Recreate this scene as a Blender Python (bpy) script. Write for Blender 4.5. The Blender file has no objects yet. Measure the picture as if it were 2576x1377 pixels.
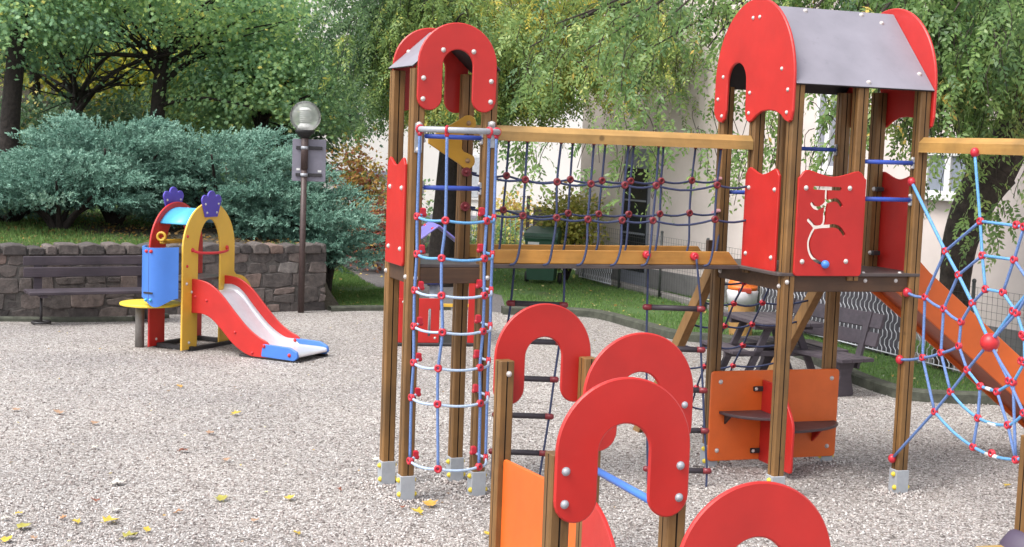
import bpy, bmesh, math, random
import numpy as np
from mathutils import Vector, Matrix
R = math.radians
random.seed(7)
rng = np.random.default_rng(11)
scene = bpy.context.scene
col = scene.collection

# ------------------------------------------------------------------ camera
CAM_H, FPX, PITCH, ROLL = 2.5, 3500.0, 0.093, 0.0366
cam_d = bpy.data.cameras.new('camera')
cam = bpy.data.objects.new('camera', cam_d)
col.objects.link(cam)
cam_d.sensor_width = 36.0
cam_d.lens = FPX / 2576.0 * 36.0
cam_d.clip_start = 0.1
cam_d.clip_end = 1000.0
_f = Vector((0, math.cos(PITCH), -math.sin(PITCH)))
_r = Vector((1, 0, 0))
_u = _r.cross(_f)
_cr, _sr = math.cos(ROLL), math.sin(ROLL)
_X = _r * _cr + _u * _sr
_Y = -_r * _sr + _u * _cr
cam.matrix_world = Matrix(((_X.x, _Y.x, -_f.x, 0), (_X.y, _Y.y, -_f.y, 0), (_X.z, _Y.z, -_f.z, CAM_H), (0, 0, 0, 1)))
scene.camera = cam

# ------------------------------------------------------------------ world and sun (overcast)
SUN_EL, SUN_AZ = 56.0, 230.0          # degrees; azimuth clockwise from +Y: behind the viewer, to the left
w = bpy.data.worlds.new('World')
scene.world = w
w.use_nodes = True
nt = w.node_tree
nt.nodes.clear()
sky = nt.nodes.new('ShaderNodeTexSky')
sky.sky_type = 'NISHITA'
sky.sun_disc = False
sky.sun_elevation = R(SUN_EL)
sky.sun_rotation = R(SUN_AZ)
sky.air_density = 1.0
sky.dust_density = 3.0
hs = nt.nodes.new('ShaderNodeHueSaturation')
hs.inputs['Saturation'].default_value = 0.30
bg = nt.nodes.new('ShaderNodeBackground')
bg.inputs['Strength'].default_value = 0.15
wo = nt.nodes.new('ShaderNodeOutputWorld')
nt.links.new(sky.outputs[0], hs.inputs['Color'])
nt.links.new(hs.outputs[0], bg.inputs['Color'])
nt.links.new(bg.outputs[0], wo.inputs[0])
sd = bpy.data.lights.new('sun', 'SUN')
sd.energy = 1.35
sd.angle = R(25)
sd.color = (1.0, 0.96, 0.9)
so = bpy.data.objects.new('sun', sd)
col.objects.link(so)
_sv = Vector((math.sin(R(SUN_AZ)) * math.cos(R(SUN_EL)), math.cos(R(SUN_AZ)) * math.cos(R(SUN_EL)), math.sin(R(SUN_EL))))
so.rotation_euler = _sv.to_track_quat('Z', 'Y').to_euler()
so.location = (0, 0, 30)
scene.view_settings.view_transform = 'Standard'
scene.view_settings.look = 'None'
scene.view_settings.exposure = 1.2
scene.view_settings.gamma = 1.0

# ------------------------------------------------------------------ survey helpers: sight lines measured in the photograph (2576 px wide)
def ray(px, py):
    u, v = px - 1288.0, py - 688.5
    a, b = _cr * u + _sr * v, -_sr * u + _cr * v
    r, up = a / FPX, -b / FPX
    cp, sp = math.cos(PITCH), math.sin(PITCH)
    return Vector((r, cp + up * sp, -sp + up * cp))
EYE = Vector((0, 0, CAM_H))
def gp(px, py, z=0.0):
    d = ray(px, py)
    return EYE + d * ((z - CAM_H) / d.z)
def at(px, py, Y):
    d = ray(px, py)
    return EYE + d * (Y / d.y)
def onp(px, py, p0, n):
    d = ray(px, py)
    n = Vector(n)
    return EYE + d * ((Vector(p0) - EYE).dot(n) / d.dot(n))

class Frame:
    def __init__(s, x, y, a, z=0.0):
        s.o = Vector((x, y, z)); s.a = a
        s.ex = Vector((math.cos(a), math.sin(a), 0)); s.ey = Vector((-math.sin(a), math.cos(a), 0)); s.ez = Vector((0, 0, 1))
    def __call__(s, a, b, z=0.0):
        return s.o + s.ex * a + s.ey * b + s.ez * z
    def inv(s, p):
        d = Vector(p) - s.o
        return Vector((d.dot(s.ex), d.dot(s.ey), d.z))

# ------------------------------------------------------------------ materials
MATS = {}
GK = 0.83
def gk(c):
    return [x * GK for x in c]
def _base(name):
    m = bpy.data.materials.new(name)
    m.use_nodes = True
    n = m.node_tree.nodes
    return m, n, m.node_tree.links, n['Principled BSDF']
def ramp(n, pts):
    r = n.new('ShaderNodeValToRGB')
    e = r.color_ramp.elements
    while len(e) < len(pts):
        e.new(0.5)
    for i, (p, c) in enumerate(pts):
        e[i].position = p
        e[i].color = (c[0], c[1], c[2], 1)
    return r
def coords(n, l, scale=(1, 1, 1), rotz=0.0):
    tc = n.new('ShaderNodeTexCoord')
    mp = n.new('ShaderNodeMapping')
    mp.inputs['Scale'].default_value = scale
    if rotz:
        m0 = n.new('ShaderNodeMapping')
        m0.inputs['Rotation'].default_value = (0, 0, rotz)
        l.new(tc.outputs['Object'], m0.inputs['Vector'])
        l.new(m0.outputs[0], mp.inputs['Vector'])
    else:
        l.new(tc.outputs['Object'], mp.inputs['Vector'])
    return mp
def noise(n, l, vec, scale, detail=4, rough=0.55):
    t = n.new('ShaderNodeTexNoise')
    t.inputs['Scale'].default_value = scale
    t.inputs['Detail'].default_value = detail
    t.inputs['Roughness'].default_value = rough
    l.new(vec.outputs[0], t.inputs['Vector'])
    return t
def bump(n, l, h, b, strength=0.2, dist=0.01):
    k = n.new('ShaderNodeBump')
    k.inputs['Strength'].default_value = strength
    k.inputs['Distance'].default_value = dist
    l.new(h, k.inputs['Height'])
    l.new(k.outputs[0], b.inputs['Normal'])
    return k
def mix(n, l, fac, a, b, mode='MIX'):
    m = n.new('ShaderNodeMixRGB')
    m.blend_type = mode
    for i, v in enumerate((fac, a, b)):
        if hasattr(v, 'is_linked') or hasattr(v, 'links'):
            l.new(v, m.inputs[i])
        elif i == 0:
            m.inputs[0].default_value = v
        else:
            m.inputs[i].default_value = (v[0], v[1], v[2], 1)
    return m
def paint(name, c, rough=0.42, var=0.16, grime=0.35, gc=(0.09, 0.075, 0.06), fine=220):
    """coated board or plastic: faint mottling, scuffs, fine grain"""
    c = gk(c)
    m, n, l, b = _base(name)
    mp = coords(n, l)
    t = noise(n, l, mp, 3.2, 5)
    r = ramp(n, [(0.3, [x * (1 - var) for x in c]), (0.7, [min(1, x * (1 + var)) for x in c])])
    l.new(t.outputs[0], r.inputs[0])
    t2 = noise(n, l, mp, 9.0, 8, 0.72)
    r2 = ramp(n, [(0.60, (0, 0, 0)), (0.80, (grime, grime, grime))])
    l.new(t2.outputs[0], r2.inputs[0])
    mm = mix(n, l, r2.outputs[0], r.outputs[0], gc)
    l.new(mm.outputs[0], b.inputs['Base Color'])
    t3 = noise(n, l, mp, fine, 2)
    bump(n, l, t3.outputs[0], b, 0.12, 0.002)
    rr = n.new('ShaderNodeMapRange')
    rr.inputs[3].default_value = rough - 0.08
    rr.inputs[4].default_value = rough + 0.16
    l.new(t2.outputs[0], rr.inputs[0])
    l.new(rr.outputs[0], b.inputs['Roughness'])
    MATS[name] = m
    return m
def wood(name, dark, light, axis='z', rotz=0.0, rough=0.6):
    dark, light = gk(dark), gk(light)
    m, n, l, b = _base(name)
    sc = {'z': (26, 26, 1.6), 'x': (1.6, 26, 26), 'y': (26, 1.6, 26)}[axis]
    mp = coords(n, l, sc, rotz)
    t = noise(n, l, mp, 1.0, 6, 0.65)
    r = ramp(n, [(0.14, dark), (0.5, [(a + c) / 2 for a, c in zip(dark, light)]), (0.88, light)])
    l.new(t.outputs[0], r.inputs[0])
    mp2 = coords(n, l, (1, 1, 1))
    t2 = noise(n, l, mp2, 2.3, 5, 0.6)
    r2 = ramp(n, [(0.35, (0.62, 0.62, 0.62)), (0.65, (1.12, 1.08, 1.02))])
    l.new(t2.outputs[0], r2.inputs[0])
    mm = mix(n, l, 1.0, r.outputs[0], r2.outputs[0], 'MULTIPLY')
    # knots
    v = n.new('ShaderNodeTexVoronoi')
    v.inputs['Scale'].default_value = 2.6
    l.new(mp2.outputs[0], v.inputs['Vector'])
    r3 = ramp(n, [(0.035, (0.8, 0.8, 0.8)), (0.07, (0, 0, 0))])
    l.new(v.outputs['Distance'], r3.inputs[0])
    m3 = mix(n, l, r3.outputs[0], mm.outputs[0], [x * 0.35 for x in dark])
    l.new(m3.outputs[0], b.inputs['Base Color'])
    b.inputs['Roughness'].default_value = rough
    bump(n, l, t.outputs[0], b, 0.35, 0.004)
    MATS[name] = m
    return m
def plain(name, c, rough=0.5, metal=0.0, var=0.2, scale=14, bs=0.25, bd=0.004):
    c = gk(c)
    m, n, l, b = _base(name)
    mp = coords(n, l)
    t = noise(n, l, mp, scale, 6, 0.62)
    r = ramp(n, [(0.28, [x * (1 - var) for x in c]), (0.72, [min(1, x * (1 + var)) for x in c])])
    l.new(t.outputs[0], r.inputs[0])
    l.new(r.outputs[0], b.inputs['Base Color'])
    b.inputs['Roughness'].default_value = rough
    b.inputs['Metallic'].default_value = metal
    bump(n, l, t.outputs[0], b, bs, bd)
    MATS[name] = m
    return m
def leafmat(name, pts, transl=0.35, rough=0.5):
    """per-leaf colour from the 'lv' attribute (the leaves really differ in colour)"""
    m = bpy.data.materials.new(name)
    m.use_nodes = True
    n, l = m.node_tree.nodes, m.node_tree.links
    b = n['Principled BSDF']
    a = n.new('ShaderNodeAttribute')
    a.attribute_name = 'lv'
    r = ramp(n, pts)
    l.new(a.outputs['Fac'], r.inputs[0])
    l.new(r.outputs[0], b.inputs['Base Color'])
    b.inputs['Roughness'].default_value = rough
    tr = n.new('ShaderNodeBsdfTranslucent')
    g = n.new('ShaderNodeGamma')
    g.inputs[1].default_value = 0.85
    l.new(r.outputs[0], g.inputs[0])
    l.new(g.outputs[0], tr.inputs['Color'])
    mx = n.new('ShaderNodeMixShader')
    mx.inputs[0].default_value = transl
    l.new(b.outputs[0], mx.inputs[1])
    l.new(tr.outputs[0], mx.inputs[2])
    l.new(mx.outputs[0], n['Material Output'].inputs[0])
    MATS[name] = m
    return m

RED = paint('red_board', (0.54, 0.021, 0.017), 0.38, 0.12, 0.14, (0.40, 0.055, 0.05))
REDP = paint('red_plastic', (0.62, 0.028, 0.035), 0.35, 0.08, 0.10)
ORANGE = paint('orange_board', (0.76, 0.140, 0.020), 0.40, 0.12, 0.25, (0.40, 0.10, 0.04))
YELLOW = paint('yellow_board', (0.80, 0.48, 0.06), 0.42, 0.08, 0.26, (0.30, 0.17, 0.05))
YELP = paint('yellow_plastic', (0.80, 0.62, 0.06), 0.4, 0.08, 0.1)
BLUE = paint('blue_board', (0.065, 0.21, 0.66), 0.40, 0.08, 0.12)
BLUEBAR = paint('blue_bar', (0.045, 0.10, 0.50), 0.36, 0.08, 0.10)
CYAN = paint('pale_blue_board', (0.08, 0.42, 0.74), 0.35, 0.10, 0.12)
PURPLE = paint('purple_board', (0.085, 0.06, 0.43), 0.40, 0.10, 0.10)
GREYROOF = paint('grey_laminate', (0.265, 0.252, 0.295), 0.5, 0.12, 0.45, (0.12, 0.11, 0.13), 160)
DECK = paint('dark_deck', (0.085, 0.065, 0.062), 0.45, 0.2, 0.3)
SEATDK = paint('dark_plum_plastic', (0.075, 0.045, 0.05), 0.42, 0.2, 0.3)
POSTW = wood('post_timber', (0.135, 0.062, 0.016), (0.335, 0.178, 0.056), 'z')
CRACK = plain('timber_joint', (0.022, 0.012, 0.007), 0.9)
ROOFDARK = plain('laminate_edge_underside', (0.018, 0.016, 0.018), 0.6)
BEAMW = wood('beam_timber', (0.36, 0.20, 0.055), (0.56, 0.35, 0.125), 'x', -0.34)
BEAMY = wood('web_beam_timber', (0.36, 0.19, 0.05), (0.55, 0.33, 0.10), 'y', -0.33)
BOARDW = wood('side_board_timber', (0.46, 0.20, 0.035), (0.66, 0.34, 0.075), 'x', -0.34)
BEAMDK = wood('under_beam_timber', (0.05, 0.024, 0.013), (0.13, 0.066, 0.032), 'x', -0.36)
STRW = wood('stringer_timber', (0.20, 0.10, 0.03), (0.40, 0.23, 0.085), 'z')
BENCHW = wood('bench_timber', (0.040, 0.031, 0.041), (0.098, 0.080, 0.104), 'x', -0.5)
GALV = plain('galvanised_steel', (0.40, 0.42, 0.46), 0.5, 0.25, 0.14, 30, 0.1)
SLEEVE = plain('post_sleeve_steel', (0.40, 0.42, 0.45), 0.55, 0.05, 0.10, 18, 0.1)
BOLTM = plain('bolt_cap_plastic', (0.62, 0.58, 0.56), 0.35, 0.1, 0.1, 40, 0.05)
STEEL = plain('slide_steel', (0.74, 0.74, 0.79), 0.34, 0.4, 0.06, 20, 0.03)
DKSTEEL = plain('dark_steel', (0.045, 0.042, 0.045), 0.5, 0.3, 0.3, 30, 0.1)
BROWNMETAL = plain('brown_painted_steel', (0.075, 0.048, 0.045), 0.5, 0.1, 0.25, 20, 0.1)
RUNG = plain('rung_rubber', (0.045, 0.036, 0.045), 0.55, 0.0, 0.25, 60, 0.2)
ROPED = plain('dark_rope', (0.035, 0.048, 0.115), 0.75, 0.0, 0.35, 160, 0.5, 0.003)
ROPEB = plain('blue_rope', (0.14, 0.235, 0.50), 0.72, 0.0, 0.4, 120, 0.5, 0.003)
ROPEL = plain('light_blue_rope', (0.13, 0.36, 0.66), 0.6, 0.0, 0.3, 120, 0.5, 0.003)
ROPEW = plain('white_blue_rope', (0.42, 0.53, 0.70), 0.6, 0.0, 0.3, 150, 0.5, 0.003)
REDNODE = paint('red_connector', (0.58, 0.024, 0.045), 0.32, 0.08, 0.05)
DRNODE = paint('dark_red_connector', (0.21, 0.02, 0.028), 0.35, 0.1, 0.05)
BLACKM = plain('black_rubber', (0.018, 0.018, 0.02), 0.6, 0, 0.2, 40, 0.1)
WHITEP = paint('white_paint', (0.78, 0.78, 0.77), 0.45, 0.04, 0.12)
BARKM = plain('dark_bark', (0.028, 0.021, 0.018), 0.9, 0, 0.55, 16, 0.9, 0.03)
BARKR = plain('mossy_bark', (0.045, 0.034, 0.027), 0.9, 0, 0.6, 11, 1.0, 0.04)

# ------------------------------------------------------------------ mesh builder
class MB:
    def __init__(s):
        s.v = []; s.f = []; s.sm = []; s.mi = []
    def add(s, vs, fs, smooth=False, mi=0):
        k = len(s.v)
        s.v += [tuple(v) for v in vs]
        s.f += [tuple(i + k for i in f) for f in fs]
        s.sm += [smooth] * len(fs)
        s.mi += [mi] * len(fs)
        return s
    def box(s, c, sx, sy, sz, X=(1, 0, 0), Y=(0, 1, 0), Z=(0, 0, 1), bev=0.0, mi=0):
        c, X, Y, Z = Vector(c), Vector(X), Vector(Y), Vector(Z)
        o = [(-sx / 2, -sy / 2), (sx / 2, -sy / 2), (sx / 2, sy / 2), (-sx / 2, sy / 2)]
        return s.prism(o, c - Z * sz / 2, X, Y, sz, bev, mi)
    def prism(s, outline, o, U, V, thick, bev=0.0, mi=0):
        """outline in (u,v) counter-clockwise about N = U x V, extruded along N"""
        o, U, V = Vector(o), Vector(U).normalized(), Vector(V).normalized()
        N = U.cross(V)
        A = sum(outline[i][0] * outline[(i + 1) % len(outline)][1] - outline[(i + 1) % len(outline)][0] * outline[i][1] for i in range(len(outline)))
        if A < 0:
            outline = outline[::-1]
        n = len(outline)
        def ring(q, h):
            return [o + U * a + V * b + N * h for a, b in q]
        if bev > 0:
            ins = []
            for i in range(n):
                p0, p1, p2 = Vector(outline[i - 1]), Vector(outline[i]), Vector(outline[(i + 1) % n])
                d1, d2 = (p1 - p0), (p2 - p1)
                if d1.length < 1e-9: d1 = d2
                if d2.length < 1e-9: d2 = d1
                n1 = Vector((-d1.y, d1.x)).normalized(); n2 = Vector((-d2.y, d2.x)).normalized()
                b = n1 + n2
                b = b.normalized() / max(0.5, b.normalized().dot(n1)) if b.length > 1e-6 else n1
                ins.append(tuple(p1 + b * bev))
            rings = [ring(ins, 0), ring(outline, bev), ring(outline, thick - bev), ring(ins, thick)]
        else:
            rings = [ring(outline, 0), ring(outline, thick)]
        k = len(rings)
        vs = [p for r in rings for p in r]
        fs = [tuple(range(n))[::-1], tuple((k - 1) * n + i for i in range(n))]
        for j in range(k - 1):
            for i in range(n):
                i2 = (i + 1) % n
                fs.append((j * n + i, j * n + i2, (j + 1) * n + i2, (j + 1) * n + i))
        return s.add(vs, fs, False, mi)
    def tube(s, pts, r, seg=8, mi=0, cap=True, closed=False):
        pts = [Vector(p) for p in pts]
        n = len(pts)
        rs = r if isinstance(r, (list, tuple)) else [r] * n
        t0 = (pts[1] - pts[0]).normalized()
        up = Vector((0, 0, 1)) if abs(t0.z) < 0.9 else Vector((1, 0, 0))
        x = t0.cross(up).normalized()
        vs = []
        for i in range(n):
            if closed:
                t = (pts[(i + 1) % n] - pts[i - 1])
            else:
                t = pts[min(i + 1, n - 1)] - pts[max(i - 1, 0)]
            t.normalize()
            x = (x - t * x.dot(t)).normalized()
            y = t.cross(x)
            for k in range(seg):
                a = 2 * math.pi * k / seg
                vs.append(pts[i] + (x * math.cos(a) + y * math.sin(a)) * rs[i])
        fs = []
        for i in range(n if closed else n - 1):
            j = (i + 1) % n
            for k in range(seg):
                k2 = (k + 1) % seg
                fs.append((i * seg + k, i * seg + k2, j * seg + k2, j * seg + k))
        s.add(vs, fs, True, mi)
        if cap and not closed:
            m = len(s.v) - len(vs)
            s.f += [tuple(m + k for k in range(seg))[::-1], tuple(m + (n - 1) * seg + k for k in range(seg))]
            s.sm += [False, False]; s.mi += [mi, mi]
        return s
    def ball(s, c, r, seg=10, rings=6, sc=(1, 1, 1), X=(1, 0, 0), Y=(0, 1, 0), Z=(0, 0, 1), mi=0):
        c, X, Y, Z = Vector(c), Vector(X), Vector(Y), Vector(Z)
        vs = [c + Z * r * sc[2]]
        for i in range(1, rings):
            a = math.pi * i / rings
            for k in range(seg):
                b = 2 * math.pi * k / seg
                vs.append(c + X * (r * sc[0] * math.sin(a) * math.cos(b)) + Y * (r * sc[1] * math.sin(a) * math.sin(b)) + Z * (r * sc[2] * math.cos(a)))
        vs.append(c - Z * r * sc[2])
        fs = [(0, 1 + k, 1 + (k + 1) % seg) for k in range(seg)]
        for i in range(rings - 2):
            for k in range(seg):
                a, b = 1 + i * seg + k, 1 + i * seg + (k + 1) % seg
                fs.append((a, a + seg, b + seg, b))
        e = len(vs) - 1
        fs += [(e, 1 + (rings - 2) * seg + (k + 1) % seg, 1 + (rings - 2) * seg + k) for k in range(seg)]
        return s.add(vs, fs, True, mi)
    def ringt(s, c, N, R_, r, seg=14, sub=6, mi=0):
        c, N = Vector(c), Vector(N).normalized()
        a = N.orthogonal().normalized(); b = N.cross(a)
        return s.tube([c + (a * math.cos(2 * math.pi * k / seg) + b * math.sin(2 * math.pi * k / seg)) * R_ for k in range(seg)], r, sub, mi, closed=True)
    def mesh(s, name, mats, off=(0, 0, 0)):
        me = bpy.data.meshes.new(name)
        o = Vector(off)
        me.from_pydata([(v[0] - o.x, v[1] - o.y, v[2] - o.z) for v in s.v], [], s.f)
        for m in (mats if isinstance(mats, (list, tuple)) else [mats]):
            me.materials.append(m)
        me.polygons.foreach_set('use_smooth', s.sm)
        me.polygons.foreach_set('material_index', s.mi)
        me.update()
        return me
    def build(s, name, mats, parent=None):
        off = root_loc(parent) if parent else (0, 0, 0)
        o = bpy.data.objects.new(name, s.mesh(name, mats, off))
        col.objects.link(o)
        if parent:
            o.parent = parent
        return o
def root_loc(o):
    p = Vector((0, 0, 0))
    while o:
        p += Vector(o.location)
        o = o.parent
    return p
def thing(name, loc, label, cat, group=None):
    o = bpy.data.objects.new(name, None)
    o.empty_display_size = 0.2
    o.location = loc
    col.objects.link(o)
    return tag(o, label, cat, group)
def tag(o, label, cat, group=None):
    o['label'] = label
    o['category'] = cat
    if group:
        o['group'] = group
    return o
def struct(o, kind='structure'):
    o['kind'] = kind
    return o
# bolts share one mesh
_bm = {}
def bolt(parent, p, N, mat=None, r=0.0155, name='bolt'):
    mat = mat or BOLTM
    key = (mat.name, name)
    if key not in _bm:
        b = MB().ball((0, 0, 0.1), 1.0, 10, 6, (1, 1, 0.85)).tube([(0, 0, -0.4), (0, 0, 0.12)], 1.12, 10)
        _bm[key] = b.mesh(name, mat)
    o = bpy.data.objects.new(name, _bm[key])
    o.location = Vector(p) - root_loc(parent)
    o.rotation_euler = Vector(N).to_track_quat('Z', 'Y').to_euler()
    o.scale = (r, r, r)
    o.parent = parent
    col.objects.link(o)
    return o
_nm = {}
def node(parent, p, N, mat, r=0.026, name='rope_connector'):
    if mat.name not in _nm:
        b = MB()
        b.ringt((0, 0, 0.25), (0, 0, 1), 0.68, 0.36, 14, 7)
        b.ringt((0, 0, -0.25), (0, 0, 1), 0.68, 0.36, 14, 7)
        b.ball((0, 0, 0), 0.62, 10, 6, (1, 1, 0.6))
        b.tube([(0, 0, -0.42), (0, 0, 0.42)], 0.2, 8, 1)
        _nm[mat.name] = b.mesh(name, [mat, DKSTEEL])
    o = bpy.data.objects.new(name, _nm[mat.name])
    o.location = Vector(p) - root_loc(parent)
    o.rotation_euler = Vector(N).to_track_quat('Z', 'Y').to_euler()
    o.scale = (r, r, r)
    o.parent = parent
    col.objects.link(o)
    return o
def arc(cx, cy, r, a0, a1, n=10, ry=None):
    ry = r if ry is None else ry
    return [(cx + r * math.cos(R(a0 + (a1 - a0) * i / n)), cy + ry * math.sin(R(a0 + (a1 - a0) * i / n))) for i in range(n + 1)]
def rounded(pts, rad, n=5):
    out = []
    m = len(pts)
    for i in range(m):
        r = rad[i] if isinstance(rad, (list, tuple)) else rad
        p0, p1, p2 = Vector(pts[i - 1]), Vector(pts[i]), Vector(pts[(i + 1) % m])
        if r <= 0:
            out.append(tuple(p1)); continue
        d0, d2 = (p0 - p1), (p2 - p1)
        k = min(r, d0.length * 0.49, d2.length * 0.49)
        a, b = p1 + d0.normalized() * k, p1 + d2.normalized() * k
        for j in range(n + 1):
            t = j / n
            out.append(tuple(a * (1 - t) ** 2 + p1 * 2 * t * (1 - t) + b * t * t))
    return out
def smooth_path(pts, n=6, closed=False):
    """Catmull-Rom through the points"""
    P = [Vector(p) for p in pts]
    out = []
    m = len(P)
    for i in range(m - 1):
        p0 = P[max(i - 1, 0)]; p1 = P[i]; p2 = P[i + 1]; p3 = P[min(i + 2, m - 1)]
        for j in range(n):
            t = j / n
            out.append(0.5 * ((2 * p1) + (p2 - p0) * t + (2 * p0 - 5 * p1 + 4 * p2 - p3) * t * t + (3 * p1 - p0 - 3 * p2 + p3) * t ** 3))
    out.append(P[-1])
    return out
# post section: square with eased corners and a groove down the middle of each face
def post_section(h=0.045, g=0.0042, d=0.013, c=0.008):
    q = []
    for k in range(4):
        a = k * math.pi / 2
        pts = [(h - 0.0, -h + c), (h, -g), (h - d, 0.0), (h, g), (h, h - c)]
        for x, y in pts:
            q.append((x * math.cos(a) - y * math.sin(a), x * math.sin(a) + y * math.cos(a)))
    return q
def joint(o, fr, c, h=0.045):
    c = c - (root_loc(o.parent) if o.parent else Vector((0, 0, 0)))
    for f in o.data.polygons:
        if abs(f.normal.z) < 0.5:
            q = f.center - c
            if max(abs(q.dot(fr.ex)), abs(q.dot(fr.ey))) < h - 0.004:
                f.material_index = 1
    return o
def dark_edges_underside(o, N):
    o.data.materials.append(ROOFDARK)
    for f in o.data.polygons:
        if f.normal.dot(N) < 0.6:
            f.material_index = 1  # edges and underside both turn near-black, the top face keeps its grey
    return o
def post(parent, fr, a, b, z0, z1, mat=None, sleeve=0.18, caps=True, h=0.045, name='post'):
    m = MB().prism(post_section(h), fr(a, b, z0), fr.ex, fr.ey, z1 - z0, 0.003)
    o = joint(m.build(name, [mat or POSTW, CRACK], parent), fr, fr(a, b, 0), h)
    if sleeve:
        s = MB()
        s.box(fr(a, b, sleeve / 2 - 0.03), 2 * h + 0.012, 2 * h + 0.012, sleeve + 0.06, fr.ex, fr.ey, bev=0.004)
        so_ = s.build('post_sleeve', SLEEVE, o)
        if caps:
            for N in (-fr.ex, fr.ex, -fr.ey):
                for zz, off in ((0.05, -0.012), (0.145, 0.012)):
                    if N == -fr.ey:
                        continue
                    bolt(o, fr(a, b, zz) + N * (h + 0.012) + fr.ey * (off - 0.02), N, YELP, 0.017, 'bolt_cap')
    return o
def arch_outline(W=0.573, Hh=0.60, leg=0.178, n=22):
    o = []
    o += arc(-W / 2 + leg / 2, leg / 2, leg / 2, 0, -180, 12)
    o += arc(0, Hh - W / 2, W / 2, 180, 0, n)
    o += arc(W / 2 - leg / 2, leg / 2, leg / 2, 0, -180, 12)
    o += arc(0, Hh - W / 2 - 0.005, W / 2 - leg, 0, 180, n)
    return o[::-1]
def wavy(w_, h_, dip, rc=0.045, n=20, r0=0.03):
    """board with rounded bottom corners and a top edge that dips between two shoulders"""
    o = arc(r0, r0, r0, 180, 270, 4) + arc(w_ - r0, r0, r0, 270, 360, 4)
    o += [(w_, h_ - rc * 1.1)]
    for i in range(n + 1):
        t = i / n
        x = w_ - w_ * (0.02 + 0.96 * t)
        e = min(t, 1 - t)
        y = h_ - dip * math.sin(math.pi * t) ** 2
        if e < 0.14:
            y -= rc * (1 - e / 0.14) ** 2.2
        o.append((x, y))
    o += [(0, h_ - rc * 1.1)]
    return o
# ================================================================== the big climbing frame: two towers, rope bridge, web net, slide
T1 = Frame(-0.687, 9.516, 0.39)
T2 = Frame(1.963, 9.915, 0.332)
S1, D1, S2 = 0.528, 0.453, 1.049
Zv = Vector((0, 0, 1))
CF = thing('climbing_frame', (0.9, 10.3, 0), 'large timber climbing frame with two red-gabled towers joined by a rope net bridge', 'climbing frame')

# ---- tower one (narrow)
for a, b in ((0, 0), (S1, 0), (0, D1), (S1, D1)):
    post(CF, T1, a, b, 0.14, 2.985)
def arch_panel(parent, fr, ac, b, z0, facing=-1, name='gable_arch', th=0.02, bolts=True):
    U = fr.ex if facing < 0 else -fr.ex
    o = MB().prism(arch_outline(), fr(ac, b, z0), U, Zv, th, 0.006).build(name, RED, parent)
    if bolts:
        N = fr.ey * facing
        for u, v in ((-0.245, 0.075), (-0.245, 0.215), (0.245, 0.075), (0.245, 0.215), (-0.11, 0.41), (0.11, 0.41)):
            bolt(o, fr(ac, b, z0 + v) + fr.ex * u + N * th, N)
    return o
arch_panel(CF, T1, S1 / 2, -0.047, 2.705)
arch_panel(CF, T1, S1 / 2, D1 + 0.047, 2.705, 1)
# roof sheets of the narrow tower
for s in (-1, 1):
    e = (-0.05 if s < 0 else S1 + 0.05)
    P0, P1 = T1(e, -0.045, 2.992), T1(S1 / 2 + 0.012 * s, -0.045, 3.262)
    V = (P1 - P0)
    if s < 0:
        m = MB().prism([(0, 0), (V.length, 0), (V.length, D1 + 0.09), (0, D1 + 0.09)], P0, V, T1.ey, 0.012, 0.002)
    else:
        m = MB().prism([(0, 0), (D1 + 0.09, 0), (D1 + 0.09, V.length), (0, V.length)], P0, T1.ey, V, 0.012, 0.002)
    o = m.build('roof_sheet', GREYROOF, CF)
    Nn = (V.cross(T1.ey) if s < 0 else T1.ey.cross(V)).normalized()
    dark_edges_underside(o, Nn)
    for t, b in ((0.45, D1 + 0.01), (0.9, D1 / 2)):
        bolt(o, P0 + V * t + T1.ey * (b + 0.045) + Nn * 0.012, Nn)
# left guard board
gb = MB().prism(wavy(0.40, 0.755, 0.062, 0.05), T1(-0.046, 0.425, 1.632), -T1.ey, Zv, 0.02, 0.004).build('guard_board', RED, CF)
for b, z in ((0.08, 2.17), (0.345, 2.17), (0.08, 1.75), (0.345, 1.75)):
    bolt(gb, T1(-0.066, b, z), -T1.ex)
# deck and its bearers
MB().prism([(-0.03, -0.03), (S1 + 0.03, -0.03), (S1 + 0.03, D1 + 0.03), (-0.03, D1 + 0.03)], T1(0, 0, 1.632), T1.ex, T1.ey, 0.022, 0.003).build('deck', DECK, CF)
for b in (-0.015, D1 + 0.015):
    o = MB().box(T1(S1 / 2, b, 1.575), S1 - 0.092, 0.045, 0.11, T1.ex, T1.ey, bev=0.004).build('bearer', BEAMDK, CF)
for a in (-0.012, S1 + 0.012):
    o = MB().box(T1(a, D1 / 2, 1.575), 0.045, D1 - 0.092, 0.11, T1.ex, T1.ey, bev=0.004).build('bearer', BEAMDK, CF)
for a in (0.0, S1):
    bolt(CF, T1(a + 0.012, -0.046, 1.56), -T1.ey)
for b in (0.0, D1):
    bolt(CF, T1(-0.046, b, 1.565), -T1.ex)
# blue grab bars
def grab_bar(p, q, r=0.0165, mat=None):
    m = MB().tube([p, q], r, 10)
    d = (Vector(q) - Vector(p)).normalized()
    o = m.build('grab_bar', mat or BLUEBAR, CF)
    for e, s in ((Vector(p), 1), (Vector(q), -1)):
        MB().box(e + d * s * 0.006, 0.012, 0.03, 0.085, d, Zv.cross(d), bev=0.002).build('bracket', GALV, o)
    for e, s in ((Vector(p), 1), (Vector(q), -1)):
        for dz in (-0.032, 0.032):
            bolt(o, e + d * s * 0.012 + Zv * dz, d * s, None, 0.012)
    return o
for z in (2.53, 2.18):
    grab_bar(T1(0.046, -0.005, z), T1(S1 - 0.046, -0.005, z))
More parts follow.
